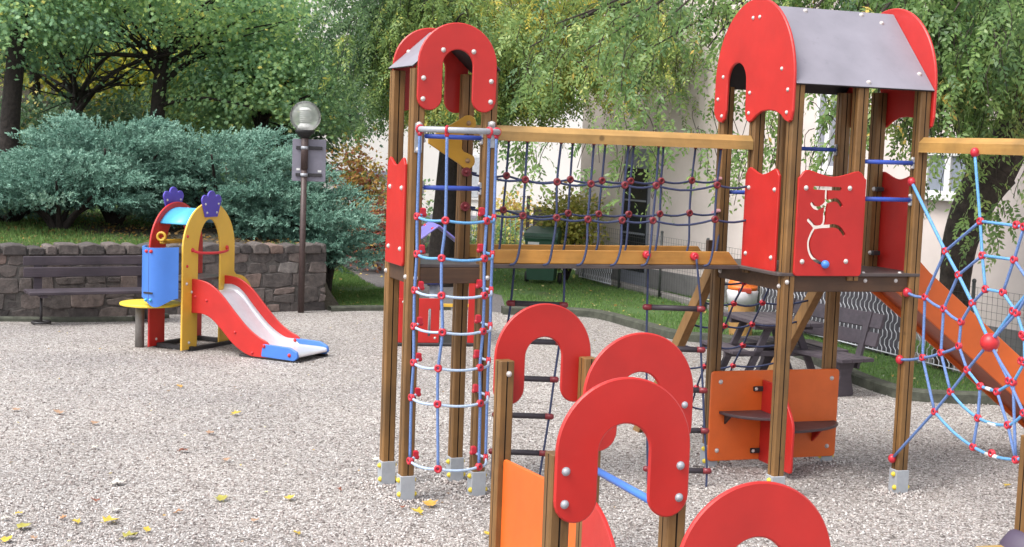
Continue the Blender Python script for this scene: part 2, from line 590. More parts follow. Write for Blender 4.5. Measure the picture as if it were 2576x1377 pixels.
# yellow arrow-shaped guard on the rear face
yo = [(-0.30, 0.02), (-0.06, 0.165)] + arc(0.0, 0.135, 0.058, 115, -40, 9) + [(-0.03, 0.055), (-0.045, 0.035), (-0.045, -0.05), (-0.03, -0.07)] + arc(0.0, -0.135, 0.058, 40, -115, 9) + [(-0.06, -0.16), (-0.30, -0.02)]
yg = MB().prism(yo, T1(S1 - 0.005, D1 - 0.046, 2.50), T1.ex, Zv, 0.02, 0.003).build('arrow_guard', paint('arrow_yellow', (0.62, 0.33, 0.03), 0.4), CF)
for v in (0.135, -0.135):
    bolt(yg, T1(S1 - 0.005, D1 - 0.066, 2.5 + v), -T1.ey, plain('brass_bolt', (0.42, 0.27, 0.14), 0.4, 0.3), 0.017)

# ---- half-round climbing tunnel of rope in front of tower one
tn = MB()
def hoop(ang, z, d=0.30, rx=None):
    rx = S1 / 2 + 0.015 if rx is None else rx
    a = R(ang)
    return T1(S1 / 2 + rx * math.cos(a), -0.075 + d * math.sin(a), z)
tz = [1.975, 1.722, 1.472, 1.225, 0.977, 0.733, 0.292]
VA = (188, 236, 300, 350)            # where the upright ropes hang
bar = MB()
ztop = 2.575
pts = [T1(-0.005, -0.06, ztop)] + [hoop(a, ztop) for a in range(190, 352, 9)] + [T1(S1 + 0.01, -0.06, ztop)]
bar.tube(pts, 0.021, 10)
bar.box(T1(0.0, -0.052, ztop - 0.06), 0.05, 0.012, 0.20, T1.ex, T1.ey, bev=0.003)
bar.box(T1(S1, -0.052, ztop - 0.02), 0.05, 0.012, 0.18, T1.ex, T1.ey, bev=0.003)
bo = bar.build('net_hoop_bar', GALV, CF)
for z in (ztop + 0.03, ztop - 0.14):
    bolt(bo, T1(0.0, -0.060, z), -T1.ey, None, 0.019)
bolt(bo, T1(S1, -0.060, ztop + 0.055), -T1.ey, None, 0.019)
tnet = MB()
upr = {a: [] for a in VA}
hz = {}
for i, z in enumerate(tz):
    for a in VA:
        dr = 0.30 + 0.012 * math.sin(i * 1.7 + a)
        hz[(i, a)] = hoop(a + 2.0 * math.sin(i * 2.1 + a * 0.3), z + (0.012 if a in (188, 350) else 0), dr)
for a in VA:
    top = hoop(a, ztop)
    p = [top] + [hz[(i, a)] for i in range(len(tz))]
    tnet.tube(smooth_path(p, 5), 0.0105, 7, 0)
for i, z in enumerate(tz):
    A0, A1 = T1(0.052, -0.055, z + 0.035), T1(S1 - 0.052, -0.035, z + 0.045)
    p = [A0] + [hz[(i, a)] for a in VA] + [A1]
    sm = smooth_path(p, 7)
    # each span sags a little
    q = []
    for k, v in enumerate(sm):
        f = (k % 7) / 7.0
        q.append(v - Zv * (0.013 * math.sin(math.pi * f)))
    tnet.tube(q, 0.0096, 7, 1 if i < 2 else 2)
tno = tnet.build('tunnel_net', [ROPEB, ROPEL, ROPEW], CF)
for i, z in enumerate(tz):
    for a in VA:
        N = (hz[(i, a)] - T1(S1 / 2, -0.05, z)); N.z = 0
        node(tno, hz[(i, a)], N, REDNODE, 0.027)
    for A0, N in ((T1(0.048, -0.052, z + 0.04), T1.ex), (T1(S1 - 0.05, -0.05, z + 0.05), -T1.ex)):
        k = MB().box(A0, 0.034, 0.036, 0.056, N, Zv.cross(N), bev=0.007).ball(A0 + N * 0.012 - Zv * 0.02, 0.017, 8, 5)
        k.build('rope_anchor', REDNODE, tno)
for a in VA:
    k = MB().tube([hoop(a, ztop - 0.045), hoop(a, ztop - 0.02)], [0.013, 0.018], 8).ringt(hoop(a, ztop), (hoop(a + 2, ztop) - hoop(a - 2, ztop)), 0.024, 0.010, 12, 6)
    k.build('rope_clamp', REDNODE, tno)

# ---- tower two (wide)
for a, b in ((0, 0), (S2, 0), (0, S2), (S2, S2)):
    post(CF, T2, a, b, 0.14, 3.0)
for a, b in ((0, 0.52 * S2), (0.5 * S2, 0), (S2, 0.53 * S2), (0.5 * S2, S2)):
    post(CF, T2, a, b, 1.60, 2.99, sleeve=0, name='short_post')
# big gables with a doorway arch and a scalloped edge
def gable(a, out):
    """outline in (b, z) of the end gable"""
    o = []
    hb, c, zc, hh = S2 / 2 + 0.075, S2 / 2, 3.02, 0.612
    o += [(c + hb, 2.80)] + arc(c, zc, hb, 0, 180, 34, hh) + [(c - hb, 2.80)]
    o += [(-0.055, 2.735), (-0.02, 2.72), (0.03, 2.735), (0.09, 2.775), (0.17, 2.80), (0.27, 2.808), (0.37, 2.80), (0.45, 2.77), (0.51, 2.735), (0.555, 2.72), (0.595, 2.735), (0.62, 2.79)]
    o += arc(0.775, 3.02, 0.148, 180, 0, 16)
    o += [(0.925, 2.81), (0.945, 2.745), (0.985, 2.72), (1.04, 2.725), (1.09, 2.75)]
    return o
go = gable(0, 0)
gl = MB().prism([(-b, z) for b, z in go], T2(-0.046, 0, 0), -T2.ey, Zv, 0.024, 0.007).build('gable', RED, CF)
for b, z in ((0.0, 2.79), (0.0, 2.95), (0.10, 3.10), (0.555, 2.79), (0.555, 2.94), (0.985, 2.77), (1.06, 2.90), (0.99, 3.07), (0.46, 3.49), (0.56, 3.49)):
    bolt(gl, T2(-0.068, b, z), -T2.ex)
gr = MB().prism([(b, z) for b, z in go], T2(S2 + 0.046, 0, 0), T2.ey, Zv, 0.024, 0.007).build('gable', RED, CF)
for b, z in ((0.0, 2.79), (0.0, 2.95), (0.555, 2.79), (0.555, 2.94)):
    bolt(gr, T2(S2 + 0.044, b, z), -T2.ex, None, 0.012)
# roof sheets
for s in (-1, 1):
    be = -0.065 if s < 0 else S2 + 0.065
    P0, P1 = T2(-0.045, be, 2.985), T2(-0.045, S2 / 2 + 0.01 * s, 3.575)
    V = P1 - P0
    L_ = S2 + 0.09
    if s < 0:
        m = MB().prism([(0, 0), (L_, 0), (L_, V.length), (0, V.length)], P0, T2.ex, V, 0.016, 0.002)
        Nn = T2.ex.cross(V).normalized()
    else:
        m = MB().prism([(0, 0), (V.length, 0), (V.length, L_), (0, L_)], P0, V, T2.ex, 0.016, 0.002)
        Nn = V.cross(T2.ex).normalized()
    ro = dark_edges_underside(m.build('roof_sheet', GREYROOF, CF), Nn)
    for u, t in ((0.36, 0.955), (0.84, 0.955), (0.985, 0.86), (1.08, 0.2), (0.60, 0.055), (0.02, 0.22)):
        bolt(ro, P0 + T2.ex * u + V * t + Nn * 0.016, Nn, None, 0.017)
# deck, bearers
dk = MB()
dk.prism(rounded([(-0.10, -0.05), (S2 + 0.05, -0.05), (S2 + 0.05, S2 + 0.05), (-0.10, S2 + 0.05)], 0.03, 3), T2(0, 0, 1.632), T2.ex, T2.ey, 0.024, 0.004)
dko = dk.build('deck', DECK, CF)
for a in (0.62, 0.93):
    bolt(dko, T2(a, -0.02, 1.655), Zv, None, 0.014)
for b in (0.0, S2):
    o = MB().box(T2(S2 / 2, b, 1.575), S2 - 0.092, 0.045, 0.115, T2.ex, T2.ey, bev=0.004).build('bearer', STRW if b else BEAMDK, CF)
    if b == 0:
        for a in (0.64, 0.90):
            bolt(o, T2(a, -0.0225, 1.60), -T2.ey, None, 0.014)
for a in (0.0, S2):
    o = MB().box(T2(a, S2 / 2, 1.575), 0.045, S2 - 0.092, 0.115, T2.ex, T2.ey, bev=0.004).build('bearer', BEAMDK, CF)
bolt(CF, T2(-0.046, 0.02, 1.555), -T2.ex)
bolt(CF, T2(-0.046, 0.93, 1.575), -T2.ex)
bolt(CF, T2(-0.02, -0.046, 1.59), -T2.ey)
# red guard boards: left face, right face
pn = MB().prism(wavy(0.50, 0.765, 0.055, 0.05), T2(-0.046, 0.565, 1.634), -T2.ey, Zv, 0.02, 0.004).build('guard_board', RED, CF)
for b, z in ((0.12, 2.24), (0.50, 2.24), (0.12, 1.75), (0.50, 1.75)):
    bolt(pn, T2(-0.066, b, z), -T2.ex)
pr = MB().prism(wavy(0.555, 0.765, 0.06, 0.05), T2(S2 + 0.046, 0.03, 1.634), T2.ey, Zv, 0.02, 0.004).build('guard_board', RED, CF)
for z in (2.255, 1.765):
    MB().box(T2(S2 - 0.02, 0.46, z), 0.06, 0.05, 0.034, T2.ex, T2.ey, bev=0.004).build('bracket', DKSTEEL, pr)
for z in (2.255, 1.765):
    bolt(pr, T2(S2 - 0.052, 0.48, z), -T2.ex, None, 0.015)
# front board with the routed finger maze and its blue ball
pz0, pw = 1.636, 0.555
mp_o = T2(0.018, -0.046, pz0)
mz = MB().prism(wavy(pw, 0.765, 0.052, 0.06), mp_o, T2.ex, Zv, 0.02, 0.004).build('maze_board', RED, CF)
def zp(zx, zy):          # survey mark -> (u, v) on the board
    q = T2.inv(onp((2240 + zx * 0.4355) * 0.7892, (500 + zy * 0.4355) * 0.7892, T2(0, -0.066, 0), T2.ey))
    return (q.x - 0.018, q.z - pz0)
strokes = [[(822, 228), (900, 232), (1008, 236)], [(908, 236), (905, 290), (905, 340), (893, 420), (889, 480), (868, 512)],
           [(800, 345), (815, 368), (845, 378), (880, 362), (905, 338), (940, 322), (985, 320), (1015, 358)],
           [(775, 465), (800, 492), (825, 517), (870, 512), (920, 510), (960, 507), (1000, 522), (1035, 570)],
           [(826, 515), (795, 570), (776, 630), (784, 700), (815, 750), (868, 780)]]
def ribbon(path, hw):
    P = smooth_path([Vector((u, v, 0)) for u, v in path], 5)
    l_, r_ = [], []
    for i, p in enumerate(P):
        t = (P[min(i + 1, len(P) - 1)] - P[max(i - 1, 0)]).normalized()
        nn = Vector((-t.y, t.x, 0))
        l_.append(p + nn * hw); r_.append(p - nn * hw)
    t0 = (P[1] - P[0]).normalized(); t1 = (P[-1] - P[-2]).normalized()
    a0 = math.atan2(t0.y, t0.x); a1 = math.atan2(t1.y, t1.x)
    cap0 = [(P[0].x + hw * math.cos(a0 + math.pi / 2 + math.pi * k / 6), P[0].y + hw * math.sin(a0 + math.pi / 2 + math.pi * k / 6)) for k in range(1, 6)]
    cap1 = [(P[-1].x + hw * math.cos(a1 - math.pi / 2 + math.pi * k / 6), P[-1].y + hw * math.sin(a1 - math.pi / 2 + math.pi * k / 6)) for k in range(1, 6)]
    return [(p.x, p.y) for p in r_] + cap1 + [(p.x, p.y) for p in reversed(l_)] + cap0
dg = None
for k, st in enumerate(strokes):
    cut = MB().prism(ribbon([zp(*q) for q in st], 0.0125), mp_o - T2.ex.cross(Zv) * 0.05, T2.ex, Zv, 0.14).build('cutter', RED, None)
    mod = mz.modifiers.new('cut', 'BOOLEAN')
    mod.operation = 'DIFFERENCE'
    mod.solver = 'EXACT'
    mod.object = cut
    # the cutter is in world space, the board hangs from its thing
    bpy.context.view_layer.update()
    dg = bpy.context.evaluated_depsgraph_get()
    me = bpy.data.meshes.new_from_object(mz.evaluated_get(dg))
    mz.modifiers.clear()
    mz.data = me
    bpy.data.objects.remove(cut)
for q in ((757, 228), (1077, 231), (727, 768), (1047, 766)):
    u, v = zp(*q)
    bolt(mz, T2(0.018 + u, -0.066, pz0 + v), -T2.ey, None, 0.0165)
u, v = zp(890, 787)
MB().ball(T2(0.018 + u, -0.078, pz0 + v), 0.030, 16, 10).tube([T2(0.018 + u, -0.066, pz0 + v), T2(0.018 + u, 0.0, pz0 + v)], 0.011, 8).build('maze_ball', paint('ball_blue', (0.07, 0.24, 0.70), 0.3), mz)
# grab bars of tower two
for z in (2.465, 2.195):
    grab_bar(T2(0.5 * S2 + 0.046, 0.0, z), T2(S2 - 0.046, 0.0, z))
grab_bar(T2(0.5 * S2 + 0.046, S2, 2.545), T2(S2 - 0.046, S2, 2.545))
grab_bar(T2(0.046, S2, 2.185), T2(0.5 * S2 - 0.046, S2, 2.185))

# ---- rope bridge between the towers
BF0, BF1 = T1(S1 + 0.046, 0.0), T2(-0.046, 0.52 * S2)
BR0, BR1 = T1(S1 + 0.046, D1), T2(-0.046, S2)
def beam(p, q, z0, z1, w_, ch, mat, name, parent=None):
    d = (q - p); L_ = d.length; d.normalize()
    side = Zv.cross(d)
    prof = [(-w_ / 2, z0), (w_ / 2, z0), (w_ / 2, z1 - ch), (w_ / 2 - ch, z1), (-w_ / 2 + ch, z1), (-w_ / 2, z1 - ch)]
    return MB().prism(prof, p, side, Zv, L_, 0.003).build(name, mat, parent or CF)
def along(p, q, t, z):
    v = p.lerp(q, t)
    return Vector((v.x, v.y, z))
beam(BF0, BF1, 2.52, 2.625, 0.09, 0.046 - 0.004, BEAMW, 'handrail_beam')
beam(BR0, BR1, 2.52, 2.625, 0.09, 0.046 - 0.004, BEAMW, 'handrail_beam')
# walkway and side boards
bd = MB()
bw0, bw1 = T1(S1 + 0.032, -0.035), T1(S1 + 0.032, D1 + 0.03)
bw2, bw3 = T2(-0.102, S2 + 0.03), T2(-0.102, 0.50 * S2)
poly = [(p.x, p.y) for p in (bw0, bw3, bw2, bw1)]
bd.prism(poly, (0, 0, 1.626), (1, 0, 0), (0, 1, 0), 0.03, 0.004)
bdo = bd.build('bridge_walkway', DECK, CF)
def sideboard(p, q, off):
    d = (q - p); d.normalize()
    L_ = (q - p).length
    out = [(0, 0), (L_ - 0.06, 0), (L_ - 0.145, 0.098), (0, 0.098)]
    return MB().prism(out, p + Zv * 1.658 + d.cross(Zv) * off, d, Zv, 0.035, 0.004).build('side_board', BOARDW, CF)
sb = sideboard(BF0, BF1, -0.02)
sideboard(BR0, BR1, -0.03)
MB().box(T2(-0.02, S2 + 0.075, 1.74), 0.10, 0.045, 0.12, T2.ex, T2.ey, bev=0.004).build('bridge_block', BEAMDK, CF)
# rope nets along both sides
def bridge_net(p, q, ts, zs, seed, rowz, name, off):
    rr = random.Random(seed)
    d = (q - p).normalized(); sd_ = d.cross(Zv)          # towards the viewer on the near side
    nb = MB()
    nodes = []
    rows = [[], []]
    for t in ts:
        j = [rr.uniform(-0.008, 0.008) for _ in range(4)]
        top = along(p, q, t, 2.525) + d * (0.016 + j[0])
        n1 = along(p, q, t, rowz[0] - 0.03 * math.sin(math.pi * t)) + d * j[1] + sd_ * 0.01
        n2 = along(p, q, t, rowz[1] - 0.03 * math.sin(math.pi * t)) - d * (0.012 + j[2]) + sd_ * 0.02
        b1 = along(p, q, t, 1.79) - d * (0.03 + j[3]) + sd_ * (0.045 + off)
        b2 = along(p, q, t, 1.675) - d * 0.062 + sd_ * (0.056 + off)
        b3 = along(p, q, t, 1.652) - d * 0.105 + sd_ * (0.050 + off)
        nb.tube(smooth_path([top, n1, n2, b1, b2, b3], 5), 0.0088, 7)
        nb.ball(top, 0.017, 8, 5, mi=1)
        rows[0].append(n1); rows[1].append(n2)
        nodes += [n1, n2]
    ends = []
    for k in range(2):
        e0 = along(p, q, -0.03, rowz[k] + 0.01) + sd_ * 0.03
        e1 = along(p, q, 1.0, rowz[k] - 0.01) + sd_ * 0.02
        pts = [e0] + rows[k] + [e1]
        full = []
        for i in range(len(pts) - 1):
            sag = 0.018 * (pts[i + 1] - pts[i]).length / 0.24
            for m_ in range(5):
                f = m_ / 5
                full.append(pts[i].lerp(pts[i + 1], f) - Zv * sag * math.sin(math.pi * f))
        full.append(pts[-1])
        nb.tube(full, 0.0085, 7)
        ends += [e0, e1]
    o = nb.build(name, [ROPED, DRNODE], CF)
    for x in nodes:
        node(o, x, sd_, DRNODE, 0.027)
    return o, ends
span_t = lambda px: None
bl_ = (BF1 - BF0).length
def tpix(px, py, p, q):     # position along the bridge of a survey mark
    n_ = (q - p).cross(Zv)
    h = onp(px, py, p, n_)
    return (h - p).dot((q - p).normalized()) / (q - p).length
fts = [tpix(x, 490, BF0, BF1) for x in (1318, 1401, 1485, 1569, 1646, 1803)]
rts = [tpix(x, 480, BR0, BR1) for x in (1270, 1430, 1511, 1585, 1662, 1739, 1815)]
fn, fe = bridge_net(BF0, BF1, fts, 0, 3, (2.262, 2.008), 'bridge_net', 0.0)
rn, re_ = bridge_net(BR0, BR1, rts, 0, 5, (2.277, 2.025), 'bridge_net', 0.0)
for zz in (2.285, 2.035):      # rope ends fixed to the posts
    c = T1(S1 - 0.01, D1 - 0.05, zz)
    MB().tube([c, c - T1.ey * 0.02], 0.034, 14).ball(c - T1.ey * 0.02, 0.016, 8, 5).build('rope_anchor', DRNODE, rn)
    rp = MB().tube([c - T1.ey * 0.02, along(BR0, BR1, 0.02, zz - 0.01)], 0.0085, 7).build('rope_end', ROPED, rn)
    c = T2(-0.05, S2 - 0.02, zz - 0.005)
    MB().box(c - T2.ex * 0.005, 0.03, 0.10, 0.026, T2.ex, T2.ey + Zv * -0.25, bev=0.006).build('rope_anchor', paint('pale_pink_plastic', (0.55, 0.28, 0.30), 0.4) if 'pale_pink_plastic' not in MATS else MATS['pale_pink_plastic'], fn)
# ---- rope ladders under the bridge
def ladder(tl, tr, bl, br, n, t0, t1, name='rope_ladder', front=None):
    lm = MB()
    lm.tube(smooth_path(tl, 6), 0.0085, 7); lm.tube(smooth_path(tr, 6), 0.0085, 7)
    o = lm.build(name, ROPED, CF)
    def onpath(P, z):
        for i in range(len(P) - 1):
            if (P[i].z - z) * (P[i + 1].z - z) <= 0:
                f = (P[i].z - z) / (P[i].z - P[i + 1].z + 1e-9)
                return P[i].lerp(P[i + 1], f)
        return P[-1]
    PL, PR = smooth_path(tl, 6), smooth_path(tr, 6)
    for k in range(n):
        z = t0 + (t1 - t0) * k / (n - 1)
        a, b = onpath(PL, z), onpath(PR, z)
        d = (b - a).normalized()
        rg = MB().tube([a - d * 0.0, b + d * 0.0], 0.021, 10).build('rung', RUNG, o)
        for e, s in ((a, -1), (b, 1)):
            MB().tube([e - d * s * 0.03, e + d * s * 0.022, e + d * s * 0.034], [0.0235, 0.0225, 0.012], 10).build('rung_end', DRNODE, o)
    return o
YL = 10.08
def Lp(px, py):
    Y = 10.06
    return at(px, py, Y)
ladder([Lp(1294, 668), Lp(1285, 763), Lp(1270, 858), Lp(1258, 953), Lp(1249, 1046), Lp(1240, 1136), Lp(1236, 1205)],
       [Lp(1420, 668), Lp(1418, 762), Lp(1408, 858), Lp(1394, 955), Lp(1382, 1045), Lp(1368, 1132), Lp(1357, 1200)], None, None, 5,
       Lp(1285, 763).z, Lp(1240, 1136).z)
def Rp(px, py):
    return at(px, py, 10.22)
rl = ladder([Rp(1631, 650), Rp(1628, 773), Rp(1626, 875), Rp(1627, 976), Rp(1628, 1077), Rp(1629, 1180), Rp(1629, 1222)],
            [Rp(1752, 652), Rp(1763, 773), Rp(1763, 875), Rp(1768, 976), Rp(1772, 1077), Rp(1778, 1179), Rp(1776, 1232)], None, None, 5,
            Rp(1628, 773).z, Rp(1629, 1180).z)
dd = (BF1 - BF0).normalized().cross(Zv)
for px, py in ((1630, 642), (1750, 646)):
    c = onp(px, py, BF0 + dd * 0.05, dd)
    MB().tube([c - dd * 0.04, c - dd * 0.006, c + dd * 0.004], [0.030, 0.030, 0.024], 16).ball(c + dd * 0.004, 0.012, 10, 5, (1, 1, 0.6), (BF1 - BF0).normalized(), Zv, dd).build('rope_anchor', REDNODE, rl)

# ---- seat boards under tower two
ob = MB().prism(rounded([(-0.045, 0.055), (S2 + 0.06, 0.055), (S2 + 0.06, 0.775), (-0.045, 0.775)], 0.035, 4), T2(0, S2 - 0.048, 0), T2.ex, Zv, 0.022, 0.004).build('seat_back_board', ORANGE, CF)
for a, z in ((0.035, 0.69), (S2 - 0.01, 0.70), (0.03, 0.14), (S2 - 0.02, 0.14)):
    bolt(ob, T2(a, S2 - 0.070, z), -T2.ey, None, 0.017)
fa = 0.415
fin = MB().prism(rounded([(0, 0.05), (0.50, 0.05), (0.50, 0.44), (0.30, 0.70), (0, 0.70)], [0, 0.03, 0.06, 0.08, 0], 5), T2(fa + 0.011, S2 - 0.071, 0), -T2.ey, Zv, 0.022, 0.004).build('seat_fin', RED, CF)
for z in (0.63, 0.13):
    MB().box(T2(fa - 0.045, S2 - 0.08, z), 0.09, 0.018, 0.04, T2.ex, T2.ey, bev=0.003).build('bracket', DKSTEEL, fin)
for z in (0.63, 0.13):
    bolt(fin, T2(fa - 0.07, S2 - 0.09, z), -T2.ey, None, 0.013)
def qseat(sgn, ra, rb, z):
    o = [(0, 0)] + [(sgn * ra * math.cos(R(t)), -rb * math.sin(R(t))) for t in range(0, 91, 6)]
    return MB().prism(o, T2(fa + sgn * 0.013, S2 - 0.071, z), T2.ex, T2.ey, 0.022, 0.004).build('seat', SEATDK, CF)
s1_ = qseat(-1, 0.37, 0.34, 0.435)
s2_ = qseat(1, 0.66, 0.34, 0.330)
MB().prism([(0, 0), (0.16, 0.14), (0, 0.14)], T2(0.90, S2 - 0.071, 0.185), -T2.ey, Zv, 0.02, 0.003).build('seat_bracket', RED, s2_)
MB().prism([(0, 0), (0.10, 0.08), (0, 0.08)], T2(0.10, S2 - 0.071, 0.352), -T2.ey, Zv, 0.02, 0.003).build('seat_bracket', DKSTEEL, s1_)

# ---- sloping net behind tower two, on two stringers
slo = Vector((0, 0.80, -1.0))
def stp(a, z):
    return T2(a, S2 + 0.075 + (1.60 - z) * 0.80, z)
for a in (0.0, S2):
    d = (stp(a, 0.0) - stp(a, 1.60)).normalized()
    up_ = d.cross(T2.ex).normalized()
    p0 = stp(a, 1.63)
    L_ = (stp(a, -0.03) - p0).length
    MB().prism([(-0.035, -0.05), (0.035, -0.05), (0.035, 0.05), (-0.035, 0.05)], p0, T2.ex, up_ if T2.ex.cross(up_).dot(d) > 0 else -up_, L_, 0.004).build('stringer', STRW, CF)
npl = stp(0, 1.0)
nn_ = (stp(0, 0) - stp(0, 1)).cross(T2.ex).normalized()
def nq(px, py):
    return onp(px, py, npl, nn_)
rn1 = [nq(*q) for q in ((1872, 711), (1846, 764), (1823, 820), (1798, 872), (1773, 922), (1752, 975), (1735, 1022))]
rn2 = [nq(*q) for q in ((1944, 704), (1918, 762), (1892, 816), (1869, 869), (1844, 920), (1822, 975), (1802, 1025))]
nm = MB()
nm.tube(smooth_path([stp(0.27, 1.60)] + rn1 + [stp(0.27, 0.02)], 4), 0.0085, 7)
nm.tube(smooth_path([stp(0.62, 1.60)] + rn2 + [stp(0.62, 0.02)], 4), 0.0085, 7)
for a_, b_ in zip(rn1, rn2):
    z = (a_.z + b_.z) / 2
    l_, r_ = stp(0.03, a_.z + 0.02), stp(S2 - 0.03, b_.z + 0.02)
    pts = []
    for p, q in ((l_, a_), (a_, b_), (b_, r_)):
        for k in range(5):
            f = k / 5
            pts.append(p.lerp(q, f) - Zv * 0.025 * math.sin(math.pi * f))
    nm.tube(pts + [r_], 0.0085, 7)
nmo = nm.build('sloping_net', ROPED, CF)
for x in rn1 + rn2:
    node(nmo, x, -nn_ if nn_.y > 0 else nn_, REDNODE, 0.026)

# ---- orange slide leaving the rear half of the right face
sd0, sdz, ssl = 1.05, 1.632, -0.745
def sl(a, b, z):
    return T2(a, b, z)
def slide_side(b, th, sgn):
    a_end = 3.1
    zt = lambda a: 1.63 + ssl * (a - 1.59) + 0.0
    o = [(S2 + 0.02, 1.36 + 0.30), (S2 + 0.02, 2.30), (S2 + 0.09, 2.36), (S2 + 0.17, 2.30), (S2 + 0.33, 2.02), (1.45, zt(1.45) + 0.03), (1.62, zt(1.62)), (a_end, zt(a_end)), (3.22, 0.40), (3.40, 0.33), (3.60, 0.30), (3.62, 0.05), (3.24, 0.05), (1.50, 1.33), (1.25, 1.50)]
    return MB().prism(o, T2(0, b, 0), T2.ex, Zv, th, 0.004).build('slide_side', ORANGE, slide)
slide = MB()
bz = lambda a: 1.36 + ssl * (a - 1.50)
P0, P1 = T2(S2 + 0.02, 0.585, 1.64), T2(1.28, 0.585, 1.60)
rows_ = [(S2 + 0.02, 1.655), (1.20, 1.645), (1.33, 1.565), (1.50, bz(1.50) + 0.04), (3.06, bz(3.06) + 0.04), (3.26, 0.145), (3.60, 0.12)]
vs = []; 
for a, z in rows_:
    for b, dz in ((0.602, 0), (1.028, 0), (1.028, -0.018), (0.602, -0.018)):
        vs.append(T2(a, b, z + dz))
fs = []
for i in range(len(rows_) - 1):
    for k in range(4):
        fs.append((4 * i + k, 4 * i + (k + 1) % 4, 4 * i + 4 + (k + 1) % 4, 4 * i + 4 + k))
fs += [(0, 1, 2, 3), tuple(4 * (len(rows_) - 1) + k for k in (3, 2, 1, 0))]
slide.add(vs, fs)
slide = slide.build('slide', paint('slide_bed_orange', (0.40, 0.07, 0.02), 0.4), CF)
s_near = slide_side(0.598, 0.022, -1)
s_far = slide_side(1.052, 0.022, 1)
for a in (1.62, 2.30, 2.95):
    bolt(s_near, T2(a, 0.576, 1.50 + ssl * (a - 1.59)), -T2.ey, None, 0.017)
MB().prism(rounded([(-0.10, -0.17), (0.12, -0.17), (0.02, 0.19), (-0.10, 0.19)], 0.05, 3), T2(S2 + 0.21, 0.574, 1.80), T2.ex, Zv, 0.018, 0.003).build('slide_entry_board', RED, s_near)

# ---- web net hanging from a beam that runs forward from the right-hand post
wa = S2 - 0.062
wp0 = T2(wa, 0, 0)
def W(px, py):
    return onp(px, py, wp0, T2.ex)
beam(T2(S2, -0.046), T2(S2, -2.15), 2.545, 2.655, 0.09, 0.040, BEAMY, 'web_beam')
post(CF, T2, S2, -2.20, 0.14, 3.0)
wn = MB()
C = W(2490, 862)
A = dict(a=W(2293, 458), b=W(2281, 736), c=W(2263, 905), d=W(2244, 1154), t=W(2452, 384))
n_ = dict(k1=W(2378, 632), k2=W(2411, 692), k3=W(2446, 763), m1=W(2466, 557), m2=W(2471, 643), m3=W(2479, 728), m4=W(2523, 736),
          p1=W(2327, 748), p2=W(2374, 777), p3=W(2418, 810), q1=W(2321, 900), q2=W(2367, 888), q3=W(2412, 871),
          r1=W(2433, 931), r2=W(2391, 986), r3=W(2351, 1036), s1=W(2466, 972), s2=W(2460, 1052), s3=W(2448, 1125),
          u1=W(2508, 986), u2=W(2535, 1070), u3=W(2555, 1157), v1=W(2549, 962), e1=W(2558, 788), x1=W(2576, 571), x2=W(2551, 654), w1=W(2577, 848), w2=W(2578, 912))
# mirror points beyond the right edge of the view, to close the web
ctr = T2.inv(C)
def mir(p):
    q = T2.inv(p)
    return T2(q.x, 2 * ctr.y - q.y, q.z)
def seg(*ks, mi=0, r=0.0105, sag=0.0):
    P = []
    pts = [A[k] if k in A else (C if k == 'C' else (n_[k] if k in n_ else None)) for k in ks]
    full = []
    for i in range(len(pts) - 1):
        for m_ in range(4):
            f = m_ / 4
            full.append(pts[i].lerp(pts[i + 1], f) - Zv * sag * math.sin(math.pi * f))
    full.append(pts[-1])
    wn.tube(full, r, 7, mi)
for k in ('k1', 'k2', 'k3', 'p1', 'p2', 'p3', 'q1', 'q2', 'q3', 'r1', 'r2', 'r3', 'm1', 's3'):
    n_[k + 'm'] = mir(n_[k])
for k in ('a', 'b', 'c', 'd'):
    A[k + 'm'] = mir(A[k])
seg('a', 'k1', 'k2', 'k3', 'C', mi=1, r=0.0125)
seg('am', 'k1m', 'k2m', 'k3m', 'C', mi=1, r=0.0125)
seg('t', 'm1', 'm2', 'm3', mi=1)
seg('b', 'p1', 'p2', 'p3', sag=0.012)
seg('c', 'q1', 'q2', 'q3', sag=0.008)
seg('d', 'r3', 'r2', 'r1', 'C')
seg('dm', 'r3m', 'r2m', 'r1m', 'C')
seg('bm', 'p1m', 'p2m', 'p3m'); seg('cm', 'q1m', 'q2m', 'q3m')
seg('m1', 'k1', 'p1', 'q1', 'r3', sag=-0.0); seg('m2', 'k2', 'p2', 'q2', 'r2'); seg('m3', 'k3', 'p3', 'q3', 'r1')
seg('r3', 's3', 'u3', 'r3m', mi=1, sag=0.022); seg('r2', 's2', 'u2', 'r2m', mi=1, sag=0.016); seg('r1', 's1', 'u1', 'v1', mi=1)
seg('s1', 's2', 's3'); seg('u1', 'u2', 'u3'); seg('C', 'v1', 'u3', sag=0.01)
seg('m3', 'm4', 'e1', 'w1', 'w2', 'v1', mi=1); seg('m4', 'x2', 'x1', mi=0); seg('m1', 'x1', mi=1); seg('m2', 'x2', mi=1); seg('C', 'e1', 'k2m')
seg('x1', 'k1m', 'p1m', 'q1m', 'r3m'); seg('x2', 'k2m', 'p2m', 'q2m', 'r2m'); seg('w1', 'p3m'); seg('w2', 'q3m')
wno = wn.build('web_net', [ROPEB, ROPEL, ROPEW], CF)
MB().ball(C, 0.064, 20, 12).build('centre_ball', REDP, wno)
for k, p in n_.items():
    node(wno, p, -T2.ex, REDNODE, 0.027)
for k, p in A.items():
    m = MB().ball(p, 0.03, 12, 8, (1, 1, 1.15)).tube([p, p + T2.ex * 0.03], 0.024, 10)
    m.build('rope_anchor', REDNODE, wno)
